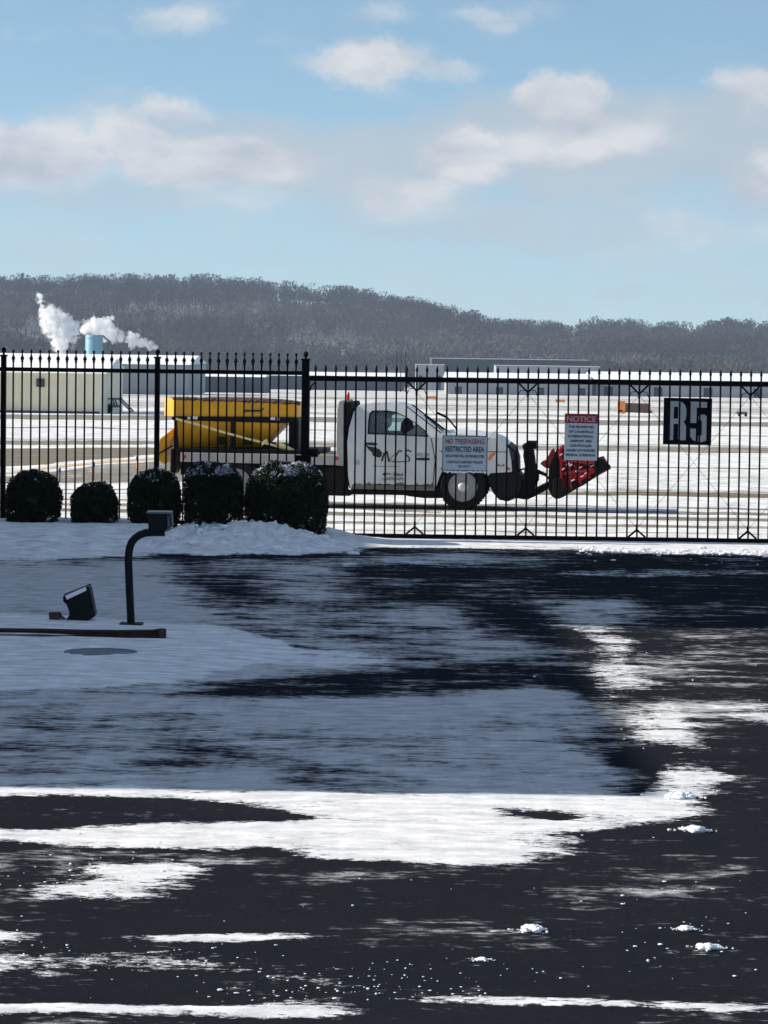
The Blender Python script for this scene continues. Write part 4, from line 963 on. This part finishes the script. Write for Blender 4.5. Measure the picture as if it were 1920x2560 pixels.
    # front: grille, lamp, bumper
    fr = [(1262,1116), (1270,1112), (1285,1125), (1293,1150), (1294,1195), (1262,1190)]
    MB().prism(t(fr), -.93, .93).build('grille', K['dark'], root, .01)
    for s_ in (-1, 1):
        MB().prism(t([(1262,1122), (1271,1117), (1284,1132), (1286,1150), (1264,1150)]), s_*.94, s_*.985).build('headlight', paint('headlight lens', (.03, .04, .06), .1), root, .008)
    MB().prism(t([(1216,1184), (1292,1184), (1303,1197), (1301,1225), (1290,1245), (1270,1254), (1248,1250), (1232,1232), (1222,1212)]), -.98, .98).build('bumper', K['dark'], root, .02)
    MB().prism(t([(1100,1215), (1225,1190), (1225,1150), (1100,1150)]), -.70, .70).build('wheel_arch_liner', K['grime'], root)
    # chassis under bed
    MB().prism(t([(440,1157), (880,1166), (880,1200), (440,1190)]), -.45, .45).build('chassis_frame', K['grime'], root)
    MB().prism(t([(805,1168), (862,1168), (866,1226), (874,1229), (874,1240), (805,1238)]), -.99, -.55).build('step_box', K['grime'], root, .01)
    # exhaust / under-run bar at the cab front
    MB().prism(t([(1005,1236), (1095,1230), (1105,1246), (1060,1246), (1020,1241)]), -.93, -.8).build('side_step', K['dark'], root, .008)
    MB().prism(t([(1066,1219), (1100,1215), (1105,1240), (1070,1238)]), -.96, -.7).build('cab_mount', K['grime'], root, .01)
    # bed
    MB().prism(t([(452,1131), (850,1138), (850,1163), (452,1154)]), -1.03, 1.03).build('bed_side', K['bed'], root, .006)
    MB().prism(t([(436,1120), (800,1127), (800,1137), (436,1131)]), -.98, .98).build('bed_rail', K['dark'], root, .004)
    for x, y in ((462, 1142), (843, 1146)):
        p = T(x, y); MB().box(p[0]-.025, p[0]+.025, -1.05, -1.031, p[1]-.03, p[1]+.03).build('side_marker', K['amber'], root, .004)
    MB().prism(t([(426,1122), (452,1128), (450,1155), (436,1185), (424,1180)]), -.95, -.5).build('mud_flap', K['dark'], root, .006)
    # headboard behind the cab
    MB().prism(t([(846,1005), (852,1001), (858,1003), (858,1165), (840,1163), (841,1080), (843,1020)]), -1.0, 1.0).build('headboard', K['bed'], root, .01)
    MB().prism(t([(861,1006), (876,1006), (879,1022), (876,1042), (868,1060), (866,1100), (869,1165), (873,1215), (860,1215), (858,1165)]), -.9, .9).build('gap_shade_slab', K['grime'], root, .01)  # dark slab added to stand for the shaded gap behind the cab
    p = T(865, 993); MB().lathe([(.022, -.06), (.03, .0), (.022, .06), (.008, .08)], (p[0], -.6, p[1]), 'z', 10).build('beacon', K['amber'], root, smooth=True)
    # wheels
    def wheel(px, py, ly, parent=root, turn=0):
        c = T(px, py, -1.0); R = .375
        e = MB(); W = .25; y0 = ly
        e.lathe([(R*.60, 0), (R*.93, -.012), (R*.985, .02), (R, .05), (R, W-.05), (R*.985, W-.02), (R*.93, W), (R*.6, W)], (0, 0, 0), 'y', 40)
        for i in range(40):
            a = 2*math.pi*i/40; e.bar((math.cos(a)*R*.99, .03, math.sin(a)*R*.99), (math.cos(a)*R*1.025, .03, math.sin(a)*R*1.025), .03, .06)
        tyre = e.build('wheel', K['rubber'], root, smooth=True); tyre.location = (c[0], y0, R+.0)
        tyre.rotation_euler = (0, 0, turn)
        rim = MB().lathe([(.235, -.005), (.235, -.018), (.215, -.02), (.20, .015), (.14, .03), (.12, .02), (.10, .02)], (0, 0, 0), 'y', 36).build('rim', K['rim'], tyre, smooth=True)
        hb = MB().lathe([(.088, .019), (.084, -.02), (.062, -.05), (.03, -.058)], (0, 0, 0), 'y', 24).build('hub_cap', K['hub'], tyre, smooth=True)
        lg = MB()
        for i in range(8):
            a = 2*math.pi*i/8; lg.lathe([(.022, -.004), (.022, .03)], (math.cos(a)*.165, 0, math.sin(a)*.165), 'y', 8)
        lg.build('hand_holes', K['dark'], tyre)
        return tyre
    wheel(1157, 1228, -1.0, turn=.06); w2_ = wheel(1157, 1228, .75); wheel(590, 1228, -1.0); wheel(590, 1228, .75)
    # interior: seats, dash, wheel
    ins = MB()
    for yy in (-.72, .08):
        ins.prism(t([(925,1092), (922,1050), (928,1036), (946,1034), (950,1050), (954,1088), (985,1100), (985,1120), (925,1120)]), yy, yy+.55)
    ins.build('seats', K['seat'], root, .02)
    hr = MB()
    for yy in (-.62, .2): hr.prism(t([(934,1040), (936,1030), (952,1029), (956,1045), (952,1052), (938,1052)]), yy, yy+.34)
    hr.prism(t([(957,1033), (962,1029), (985,1033), (972,1042), (975,1050), (972,1066), (962,1074), (957,1092), (953,1060)]), -.55, -.35)
    hr.build('headrest', K['seat'], root, .02)
    MB().prism(t([(1012,1078), (1030,1064), (1058,1072), (1078,1090), (1090,1100), (1085,1125), (1015,1125), (985,1096)]), -.85, .85).build('dashboard', K['seat'], root, .02)
    c = T(1017, 1062, -.45); sw = MB(); q = [(c[0]+.0+math.sin(a)*.11, -.42+math.cos(a)*.19, c[1]+math.sin(a)*.15) for a in [2*math.pi*i/20 for i in range(21)]]
    sw.tube(q, .018, 6); sw.tube([(c[0], -.42, c[1]), (c[0]+.2, -.42, c[1]-.14)], .03, 6); sw.ball((c[0], -.42, c[1]), .055, 8, 5); sw.build('steering_wheel', K['seat'], root, smooth=True)
    MB().prism(t([(985,1090), (1000,1062), (1018,1042), (1032,1056), (1034,1075), (1018,1082)]), -.88, -.84).build('mirror', K['seat'], root, .01) if False else None
    MB().prism(t([(1002,1076), (1004,1058), (1012,1046), (1022,1044), (1034,1056), (1036,1070), (1024,1078), (1012,1086)]), -1.16, -1.10).build('door_mirror', K['dark'], root, .012)
    # floor so the cab is not open below
    MB().prism(t([(872,1200), (1090,1200), (1090,1222), (872,1222)]), -.94, .94).build('cab_floor', K['grime'], root)
    # far mirror / wiper
    c = T(1102, 1082); MB().tube([(c[0]-.02, .3, c[1]+.02), (c[0]-.35, .5, c[1]+.25)], .01).build('wiper', K['dark'], root)
    c0, c1 = T(1104, 1084), T(1134, 1086); MB().tube([(c0[0]+.0, .78, c0[1]+.22), (c1[0], .80, c1[1]+.0)], .014).tube([(c0[0]-.18, .78, c0[1]+.30), (c0[0], .78, c0[1]+.22)], .02).build('antenna', K['dark'], root)
    # livery
    lv = MB()
    def lp(*pts): lv.prism([T(*p) for p in pts], -1.006, -1.001)
    lp((914,1107), (930,1106), (942,1108), (944,1112), (938,1114), (924,1113), (916,1111))
    lp((914,1110), (922,1116), (936,1118), (948,1123), (955,1131), (954,1140), (950,1144), (938,1142), (930,1137), (932,1133), (924,1126), (918,1120))
    def st(pts, w=.018):
        for (ax, ay), (bx, by) in zip(pts[:-1], pts[1:]):
            a = T(820+ax/5.925, 980+ay/5.925); b = T(820+bx/5.925, 980+by/5.925); lv.bar((a[0], -1.004, a[1]), (b[0], -1.004, b[1]), w, .004)
    st([(795, 1025), (835, 900)], .03); st([(870, 875), (885, 940), (905, 1035)], .028); st([(905, 1035), (955, 950), (985, 930)], .01); st([(990, 1010), (1015, 930), (1050, 870), (1100, 880)], .022)
    st([(940, 1030), (1060, 1035), (1180, 1030)], .014); st([(1235, 885), (1190, 862), (1150, 870), (1145, 920), (1190, 960), (1212, 1000), (1190, 1032)], .022)
    st([(1290, 985), (1490, 990)], .016)
    lv.build('livery', K['logo'], root)
    a = T(1057, 1136); text_obj('LAND CARE', .22, .05, K['fence2'], 'lettering', root, (a[0], -1.003, a[1]))
    a = T(982, 1186); text_obj('499-7866', .34, .05, K['logo'], 'lettering', root, (a[0], -1.003, a[1]), bold=.01)
    a = T(982, 1197); text_obj('LANDSCAPE', .34, .045, K['logo'], 'lettering', root, (a[0], -1.003, a[1]), bold=.01)
    a = T(965, 1166); MB().box(a[0]-.22, a[0]+.22, -1.004, -1.001, a[1]-.004, a[1]+.004).build('pinstripe', K['fence2'], root)
    MB().prism(t([(1220,1150), (1224,1138), (1232,1132), (1238,1131), (1238,1136), (1232,1142), (1228,1150)]), -1.006, -1.001).build('swoosh_decal', K['orange'], root)
    a = T(1252, 1163); text_obj('4x4', .12, .04, K['logo'], 'lettering', root, (a[0], -1.003, a[1]), bold=.01)
    # plow
    pw = MB()
    tower = [(1306,1112), (1313,1111), (1316,1105), (1340,1105), (1341,1122), (1332,1116), (1328,1122), (1333,1130), (1336,1150), (1339,1180), (1346,1185), (1345,1205), (1332,1230), (1322,1245), (1302,1247), (1283,1243), (1283,1230), (1300,1222), (1308,1200), (1312,1165), (1308,1140), (1309,1125), (1306,1118)]
    for yy in (-.42, .32): pw.prism(t(tower, -.4), yy, yy+.10)
    pw.box(T(1316, 1112)[0], T(1338, 1112)[0], -.42, .42, T(1316, 1122, -.4)[1], T(1316, 1108, -.4)[1]-.005)
    pw.build('plow_mount', K['dark'], root, .008)
    af = MB(); af.prism(t([(1262,1230), (1300,1226), (1340,1222), (1372,1206), (1392,1196), (1396,1214), (1372,1222), (1340,1240), (1318,1250), (1290,1246), (1262,1250)], -.4), -.35, .35)
    af.tube([(T(1335, 1180, -.4)[0], 0, T(1335, 1178, -.4)[1]), (T(1365, 1200, -.4)[0], 0, T(1365, 1190, -.4)[1])], .03)
    af.tube([(T(1345, 1172, -.4)[0], -.3, T(1345, 1176, -.4)[1]), (T(1362, 1187, -.4)[0], -.3, T(1362, 1187, -.4)[1]), (T(1380, 1205, -.4)[0], -.3, T(1380, 1205, -.4)[1])], .018)
    af.tube([(T(1290, 1190, -.4)[0], -.35, T(1290, 1190, -.4)[1]), (T(1300, 1175, -.4)[0], -.36, T(1300, 1175, -.4)[1]), (T(1312, 1172, -.4)[0], -.3, T(1312, 1172, -.4)[1])], .016)
    af.tube([(T(1288, 1225, -.4)[0], -.45, T(1288, 1225, -.4)[1]), (T(1308, 1198, -.4)[0], -.45, T(1308, 1198, -.4)[1])], .022)
    af.build('plow_frame', K['dark'], root, .006)
    # V blade: near wing swings forward, curved moldboard with ribs
    bl = MB().prism(t([(1372,1165), (1378,1150), (1388,1130), (1393,1124), (1398,1150), (1402,1200), (1404,1240), (1392,1246), (1378,1240), (1370,1222)]), -.95, .95); 
    bl.build('plow_centre', K['dark'], root, .01)
    MB().prism(t([(1350,1160), (1356,1154), (1366,1150), (1376,1128), (1384,1120), (1388,1140), (1380,1160), (1376,1172), (1362,1170)]), -.9, -.5).build('plow_pump', K['red'], root, .012)
    wing = MB(); n = 14
    top = [(1394,1124), (1406,1113), (1420,1118), (1450,1140), (1482,1150), (1510,1143)]
    bot = [(1396,1246), (1410,1236), (1430,1224), (1455,1212), (1490,1188), (1526,1168)]
    rows = 7; vs = []
    for i in range(len(top)):
        for j in range(rows):
            f_ = j/(rows-1); x = top[i][0]+(bot[i][0]-top[i][0])*f_; y = top[i][1]+(bot[i][1]-top[i][1])*f_
            a = T(x, y); vs.append((a[0], -1.0+.10*math.sin(f_*math.pi)-.02*i, a[1]))
    m_ = len(vs); fs = [(i*rows+j, i*rows+j+1, (i+1)*rows+j+1, (i+1)*rows+j) for i in range(len(top)-1) for j in range(rows-1)]
    wing.add(vs, fs); wo = wing.build('plow_blade', K['red'], root, smooth=True); sd = wo.modifiers.new('thick', 'SOLIDIFY'); sd.thickness = .03
    rb = MB()
    for x0, y0, x1, y1 in ((1402,1120,1404,1236), (1420,1120,1428,1222), (1445,1140,1452,1210), (1468,1148,1474,1196)):
        a, b = T(x0, y0), T(x1, y1); rb.bar((a[0], -1.07, a[1]), (b[0], -1.08, b[1]), .035, .12)
    for (x0, y0, x1, y1) in ((1404,1150,1490,1156), (1410,1182,1484,1172)):
        a, b = T(x0, y0), T(x1, y1); rb.tube([(a[0], -1.10, a[1]), (b[0], -1.16, b[1])], .03, 8)
    rb.build('blade_ribs', K['red'], root, .008)
    q_ = random.Random(8); gl_ = MB()
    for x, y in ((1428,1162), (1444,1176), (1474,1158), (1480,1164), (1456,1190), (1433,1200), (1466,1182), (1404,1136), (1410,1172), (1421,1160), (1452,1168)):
        p = T(x, y); gl_.bar((p[0]-.03, -1.15, p[1]-.012), (p[0]+.03*q_.uniform(.4, 1.2), -1.15, p[1]+.015), q_.uniform(.012, .03), .03)
    gl_.build('blade_glints', K['sticker'], root, .004)  # small pale bars stand in for glints on the red blade
    MB().prism(t([(1398,1246), (1404,1222), (1430,1212), (1460,1200), (1492,1176), (1524,1160), (1527,1166), (1500,1182), (1468,1206), (1430,1228), (1408,1242)]), -1.13, -1.05).build('cutting_edge', K['dark'], root, .004)
    MB().prism(t([(1486,1150), (1496,1148), (1504,1144), (1512,1150), (1516,1158), (1528,1166), (1500,1180), (1486,1186)]), -1.20, -1.14).build('blade_deflector', K['dark'], root, .004)
    MB().prism(t([(1384,1198), (1404,1192), (1410,1236), (1392,1248), (1380,1240)]), -1.15, -1.05).build('blade_shoe', K['grime'], root, .01)
    tag(root, 'white pickup truck with a red snow plow parked behind the gate', 'truck')
    return root
TR = build_truck()
def build_spreader():
    root = empty('salt_spreader', (TR.location.x, TR.location.y, 0), TH)
    t = lambda pts, ly=-.8: [T(x, y, ly) for x, y in pts]
    # upper collar with chamfered rear corner
    o = t([(413,994), (436,994)]); z1 = o[0][1]; 
    xr = T(413, 1000, -.5)[0]; xc = T(434, 1000, -.8)[0]; xf = T(745, 1010, -.8)[0]; zt = T(430, 996)[1]; ztf = T(745, 1008)[1]; zb = T(430, 1041)[1]; zbf = T(745, 1043)[1]
    def ring(z_r, z_f, grow=0):
        return [(xr-grow, -.60, z_r), (xc, -.80-grow, z_r), (xf, -.80-grow, z_f), (xf+grow, .80, z_f), (xc, .80+grow, z_r), (xr-grow, .60, z_r)]
    mb = MB(); a = ring(zt, ztf); b = ring(zb, zbf); i_ = [(x*.985+xf*.0075+xr*.0075, y*.95, z) for x, y, z in a]; i2 = [(x, y, z-.25) for x, y, z in i_]
    vs = a+b+i_+i2; fs = []
    for k_ in range(6):
        j = (k_+1) % 6; fs += [(k_, j, 6+j, 6+k_), (k_, 12+k_, 12+j, j), (12+k_, 18+k_, 18+j, 12+j)]
    fs.append((18, 19, 20, 21, 22, 23)); mb.add(vs, fs); mb.build('hopper_collar', K['yellow'], root, .008)
    # lumpy cover on top
    rr = random.Random(5); cv = MB(); n = 34
    for k_ in range(n):
        x = xc+(xf-xc)*k_/n; cv.ball((x+.03, -.74, zt-.01+(ztf-zt)*k_/n), (.07, .08, .015+.03*rr.random()), 8, 5)
    cv.ball(((xr+xf)/2, 0, zt-.05), (abs(xf-xr)/2*.95, .72, .07), 24, 8)
    cv.build('tarp', paint('dark tarp', (.06, .03, .015), .8), root, smooth=True)
    # lower hopper
    bot = t([(436,1050), (709,1058), (664,1106), (652,1119), (436,1119)], -.7)
    mb = MB(); y = .72; vs = []; top_z = T(436, 1048)[1]
    def yy(z): q = max(0, min(1, (z-bot[3][1])/(bot[0][1]-bot[3][1]))); return .50+.28*q
    n = len(bot)
    mb.prism(bot, -1, 1); mb.warp(lambda x, y_, z: (x, y_*yy(z), z)); mb.build('hopper_body', K['yellow'], root, .006)
    MB().prism(t([(430,1041.5), (745,1044), (745,1053), (712,1058), (430,1050)]), -.83, .83).build('hopper_rail', K['dark'], root, .004)
    for pts in (((437,1050), (443,1050), (447,1119), (436,1119)), ((578,1052), (586,1052), (585,1122), (576,1122))):
        MB().prism(t(pts), -.86, -.80).build('hopper_leg', K['dark'], root, .004)
    for x, y_ in ((547, 1103), (613, 1103)):
        p = T(x, y_); MB().box(p[0]-.055, p[0]+.055, -.84, -.6, p[1]-.06, p[1]+.06).build('inspection_hatch', K['dark'], root, .004)
    MB().prism(t([(436,1119), (700,1124), (700,1131), (436,1128)]), -.82, .82).build('base_frame', K['grime'], root)
    eng = MB(); eng.prism(t([(655,1108), (700,1112), (740,1124), (740,1134), (655,1126)]), -.7, .2)
    eng.build('conveyor_motor', K['dark'], root, .01)
    c0 = T(729, 1050); c1 = T(729, 1124); MB().tube([(c0[0]-.01, -.62, c0[1]), (c1[0]-.01, -.62, c1[1])], .075, 14).box(c0[0]+.02, c0[0]+.09, -.75, -.3, c1[1], c0[1]).build('hydraulic_tank', K['dark'], root, smooth=True)
    c0 = T(705, 1055); c1 = T(705, 1120); 
    # rear chute
    MB().prism(t([(432,1070), (424,1078), (400,1096), (397,1104), (396,1152), (412,1160), (416,1140), (422,1110), (432,1090)], -.5), -.5, .5).build('spinner_chute', K['yellow'], root, .012)
    ch = MB(); p = [T(398, 1134, -.5), T(418, 1122, -.5), T(434, 1114, -.5)]
    ch.tube([(q[0], -.56, q[1]) for q in p], .015).build('chute_arm', K['dark'], root)
    # strap
    sp = MB(); pts = [(436,1046), (500,1063), (560,1081), (620,1097), (680,1112), (742,1131)]
    for p, q in zip(pts[:-1], pts[1:]):
        a, b = T(*p, -.9), T(*q, -.9); sp.bar((a[0], -.90, a[1]), (b[0], -.90, b[1]), .035, .006)
    a, b = T(652, 1112, -.92), T(668, 1100, -.92); sp.bar((a[0], -.92, a[1]), (b[0], -.92, b[1]), .05, .008)
    pts = [(742,1131), (790,1136), (832,1141)]
    for p, q in zip(pts[:-1], pts[1:]):
        a, b = T(*p, -1.0), T(*q, -1.0); sp.bar((a[0], -.96, a[1]), (b[0], -.96, b[1]), .045, .03)
    a, b = T(692, 1106, -.93), T(735, 1128, -.93); sp.bar((a[0], -.93, a[1]), (b[0], -.93, b[1]), .06, .02)
    sp.build('tie_down_strap', K['strap'], root)
    for x0, x1, y_ in ((465, 473, 1046), (477, 491, 1045), (673, 685, 1047), (690, 696, 1048)):
        a, b = T(x0, y_+3.5), T(x1, y_-3.5); MB().box(a[0], b[0], -.845, -.831, a[1], b[1]).build('sticker', K['sticker'], root)
    lg = MB()
    def st(pts, w):
        for p, q in zip(pts[:-1], pts[1:]):
            a, b = T(*p, -.8), T(*q, -.8); lg.bar((a[0], -.806, a[1]), (b[0], -.806, b[1]), w, .006)
    st([(613,1024), (617,1028), (612,1031)], .02); st([(615,1027), (655,1027)], .03); st([(652,1028), (658,1023), (660,1020)], .018)
    lg.build('maker_mark', K['logo'], root)
    tag(root, 'yellow hopper salt spreader strapped on the truck bed behind the fence', 'salt spreader')
build_spreader()

# ------------------------------------------------------------------ airfield furniture
def build_field_bits():
    for i, (x, y, st) in enumerate(((149, 1172, 1205), (234, 1158, 1200), (343, 1142, 1170))):
        Yb = G(x, st).y; b = G(x, st); t = P(x, y-4, Yb); h = t.z-b.z; s_ = 7/F*Yb
        root = empty('taxiway_light', b)
        MB().tube([(0, 0, 0), (0, 0, h-s_*1.8)], .018*Yb/60, 6).build('stake', K['orangestake'] if i else K['fence2'], root)
        MB().lathe([(s_*.35, 0), (s_*.5, s_*.4), (s_*.45, s_*1.3), (s_*.2, s_*1.8)], (0, 0, h-s_*1.9), 'z', 12).build('lamp_globe', K['bluelamp'], root, smooth=True)
        tag(root, ['blue taxiway edge light nearest the leftmost shrub', 'blue taxiway edge light on an orange stake above the smallest shrub', 'blue taxiway edge light just left of the yellow hopper'][i], 'edge light', 'blue taxiway lights')
    # guidance sign
    b = G(1585, 1034); Y = b.y; root = empty('guidance_sign', b)
    def s(px, py): v = P(px, py, Y); return (v.x-b.x, v.z-b.z)
    MB().prism([s(1543,1002), s(1563,1003), s(1563,1034), s(1543,1033)], -.15, .15).build('end_panel', K['orangep'], root, .01)
    a = s(1552, 1027); MB().box(a[0]-.13, a[0]+.13, -.16, -.151, a[1]-.06, a[1]+.06).build('panel_mark', K['dark'], root)
    MB().prism([s(1563.5,1008), s(1620,1010), s(1628,1013), s(1622,1020), s(1632,1033), s(1563.5,1031)], -.12, .12).build('sign_body', K['brown'], root, .02)
    MB().prism([s(1564,1007), s(1622,1008.5), s(1622,1011), s(1564,1010.5)], -.14, .14).build('top_strip', paint('faded red strip', (.4, .1, .07), .6), root)
    tag(root, 'orange and brown airfield sign standing on the snow right of the notice', 'airfield sign')
    for x, y, lab in ((1078, 999, 'low orange marker board on the snow above the truck'), (1400, 1007, 'low orange marker board on the snow above the notice sign')):
        b = G(x, y); Y = b.y; w = 12/F*Y; h = 7/F*Y; o = empty('marker_board', b)
        MB().box(-w, w, -.05, .05, h*.3, h*1.2).build('board', K['orangep'], o, .01); MB().box(-w*.8, -w*.7, -.04, .04, 0, h*.3-.003).box(w*.7, w*.8, -.04, .04, 0, h*.3-.003).build('feet', K['dark'], o)
        tag(o, lab, 'marker board', 'orange boards on the airfield')
    # equipment trailer by the shed
    b = G(270, 1033); Y = b.y; root = empty('utility_trailer', b)
    def s(px, py): v = P(px, py, Y); return (v.x-b.x, v.z-b.z)
    def line(mb, a, c, w, yy=0): a = s(*a); c = s(*c); mb.bar((a[0], yy, a[1]), (c[0], yy, c[1]), w, .08)
    mb = MB()
    for yy in (-.8, .8):
        for a, c in (((218,996), (300,997)), ((215,1018), (300,1014)), ((218,996), (216,1028)), ((240,996), (240,1020)), ((262,997), (262,1016)), ((285,997), (290,1016)), ((300,997), (332,1030)), ((238,1022), (285,1008))): line(mb, a, c, .09, yy)
    mb.prism([s(215,1014), s(300,1012), s(300,1018), s(215,1020)], -.8, .8)
    mb.build('frame', K['fence2'], root)
    for x in (238, 275):
        a = s(x, 1024); MB().lathe([(.22, -.08), (.24, 0), (.22, .08)], (a[0], -.85, .24), 'y', 18).build('wheel', K['rubber'], root)
    tag(root, 'grey open frame equipment trailer at the corner of the cream shed', 'trailer')
    # dark runway box far right
    b = G(1855, 1041); root = empty('utility_cart', b); k_ = b.y/F
    MB().box(-14*k_, 12*k_, -.4, .4, 5*k_, 12*k_).build('cart_body', K['fence2'], root, .03); 
    for x in (-8, 8): MB().lathe([(3.5*k_, -.08), (3.5*k_, .08)], (x*k_, -.4, 3.5*k_), 'y', 12).build('wheel', K['rubber'], root)
    tag(root, 'small dark cart on the snow to the right of the black sign', 'cart')
build_field_bits()

# ------------------------------------------------------------------ snow lumps on the drive
def build_lumps():
    def clump(px, py, wpx, hpx, label, seed):
        b = G(px, py); r = random.Random(seed); k_ = b.y/F; mb = MB(); W = wpx*k_/2; H = hpx*k_*.8
        for i in range(46):
            a = r.gauss(0, .45); x = a*W; s_ = max(.22, 1-abs(a)*1.1)*H*r.uniform(.18, .75)
            mb.ball((x, r.gauss(0, .3)*W*.8, s_*.35), (s_*r.uniform(1.0, 2.0), s_*r.uniform(.9, 1.6), s_*r.uniform(.7, 1.0)), 9, 6)
        mb.warp(lambda x, y, z: (x+r.uniform(-.1, .1)*H, y+r.uniform(-.1, .1)*H, max(-.01, z+r.uniform(-.1, .1)*H)))
        o = mb.build('snow_clump', K['snow'], smooth=True); o.location = (b.x, b.y, .004); tag(o, label, 'snow clump', 'loose clumps of snow on the drive')
    clump(1330, 2328, 90, 24, 'tallest loose snow clump, near the bottom of the drive right of centre', 1)
    clump(1738, 2078, 100, 22, 'rounded snow clump on bare asphalt at the right just below the bright band', 2)
    clump(1715, 2325, 80, 14, 'flat thin snow clump above the lumpy one at lower right', 3)
    clump(1770, 2372, 110, 20, 'lumpy sloping snow clump lowest of those at lower right', 4)
    clump(1700, 1995, 110, 26, 'snow clump at the right tip of the bright snow band', 5)
    clump(1205, 2402, 70, 10, 'small low snow clump left of the tallest one', 6)
    # crumbs
    r = random.Random(9); mb = MB()
    def crumb(x, y, s_):
        b = G(x, y); s_ *= b.y/F; mb.ball((b.x, b.y, s_*.3+.004), (s_*r.uniform(.8, 1.8), s_*r.uniform(.8, 1.4), s_*r.uniform(.4, .7)), 6, 4)
    for i in range(80): crumb(r.gauss(200, 260), r.gauss(2395, 22), abs(r.gauss(0, 1.5))+.5)
    for i in range(60): crumb(r.gauss(1000, 220), r.gauss(2440, 30), abs(r.gauss(0, 1.6))+.6)
    for i in range(60): crumb(r.gauss(200, 160), r.gauss(2190, 35), abs(r.gauss(0, 1.6))+.6)
    for i in range(28): crumb(r.uniform(1300, 1950), r.uniform(1620, 2450), abs(r.gauss(0, 1.8))+.7)
    for i in range(28): crumb(r.gauss(1700, 100), r.gauss(2330, 60), abs(r.gauss(0, 2.4))+.8)
    for i in range(80): crumb(r.uniform(500, 1250), r.gauss(2485, 14), abs(r.gauss(0, 1.6))+.6)
    for i in range(40): crumb(r.uniform(0, 1920), r.uniform(2130, 2560), abs(r.gauss(0, 1.3))+.5)
    # broken lumps thrown up on the bank by the plow
    for i in range(110):
        x = r.uniform(-2.75, -.35); y = r.uniform(38.6, 40.6); s_ = abs(r.gauss(0, .022))+.012
        if x > -1.0 and r.random() < (x+1.0)/.7: continue
        mb.ball((x, y, dz(x, y)+s_*.05), (s_*r.uniform(.9, 1.7), s_*r.uniform(.8, 1.4), s_*r.uniform(.4, .8)), 7, 5)
    # rough crest along the gate side plow line
    for i in range(300):
        x = r.uniform(1440, 2100); crumb(x, 1379+(x-1440)*.012+r.gauss(0, 4), abs(r.gauss(0, 3.0))+.8)
    for i in range(12):
        x = r.uniform(1480, 2100); crumb(x, 1403+(x-1440)*.012+r.gauss(0, 5), abs(r.gauss(0, 1.8))+.8)
    tag(mb.build('snow_crumbs', K['snow']), 'scattered small crumbs of snow over the asphalt', 'snow crumbs', kind='stuff')
build_lumps()

# ------------------------------------------------------------------ haze
def build_haze():
    m = bpy.data.materials.new('thin winter haze'); m.use_nodes = True; nt = m.node_tree; nt.nodes.clear()
    o = nt.nodes.new('ShaderNodeOutputMaterial'); v = nt.nodes.new('ShaderNodeVolumePrincipled'); v.inputs['Color'].default_value = (.56, .68, .86, 1)
    v.inputs['Density'].default_value = .00010; nt.links.new(v.outputs[0], o.inputs['Volume'])
    b = MB().box(-1560, 1560, -60, 3060, -75, 140).build('haze', m); tag(b, 'thin pale winter haze over the airfield', 'haze', kind='stuff')
build_haze()
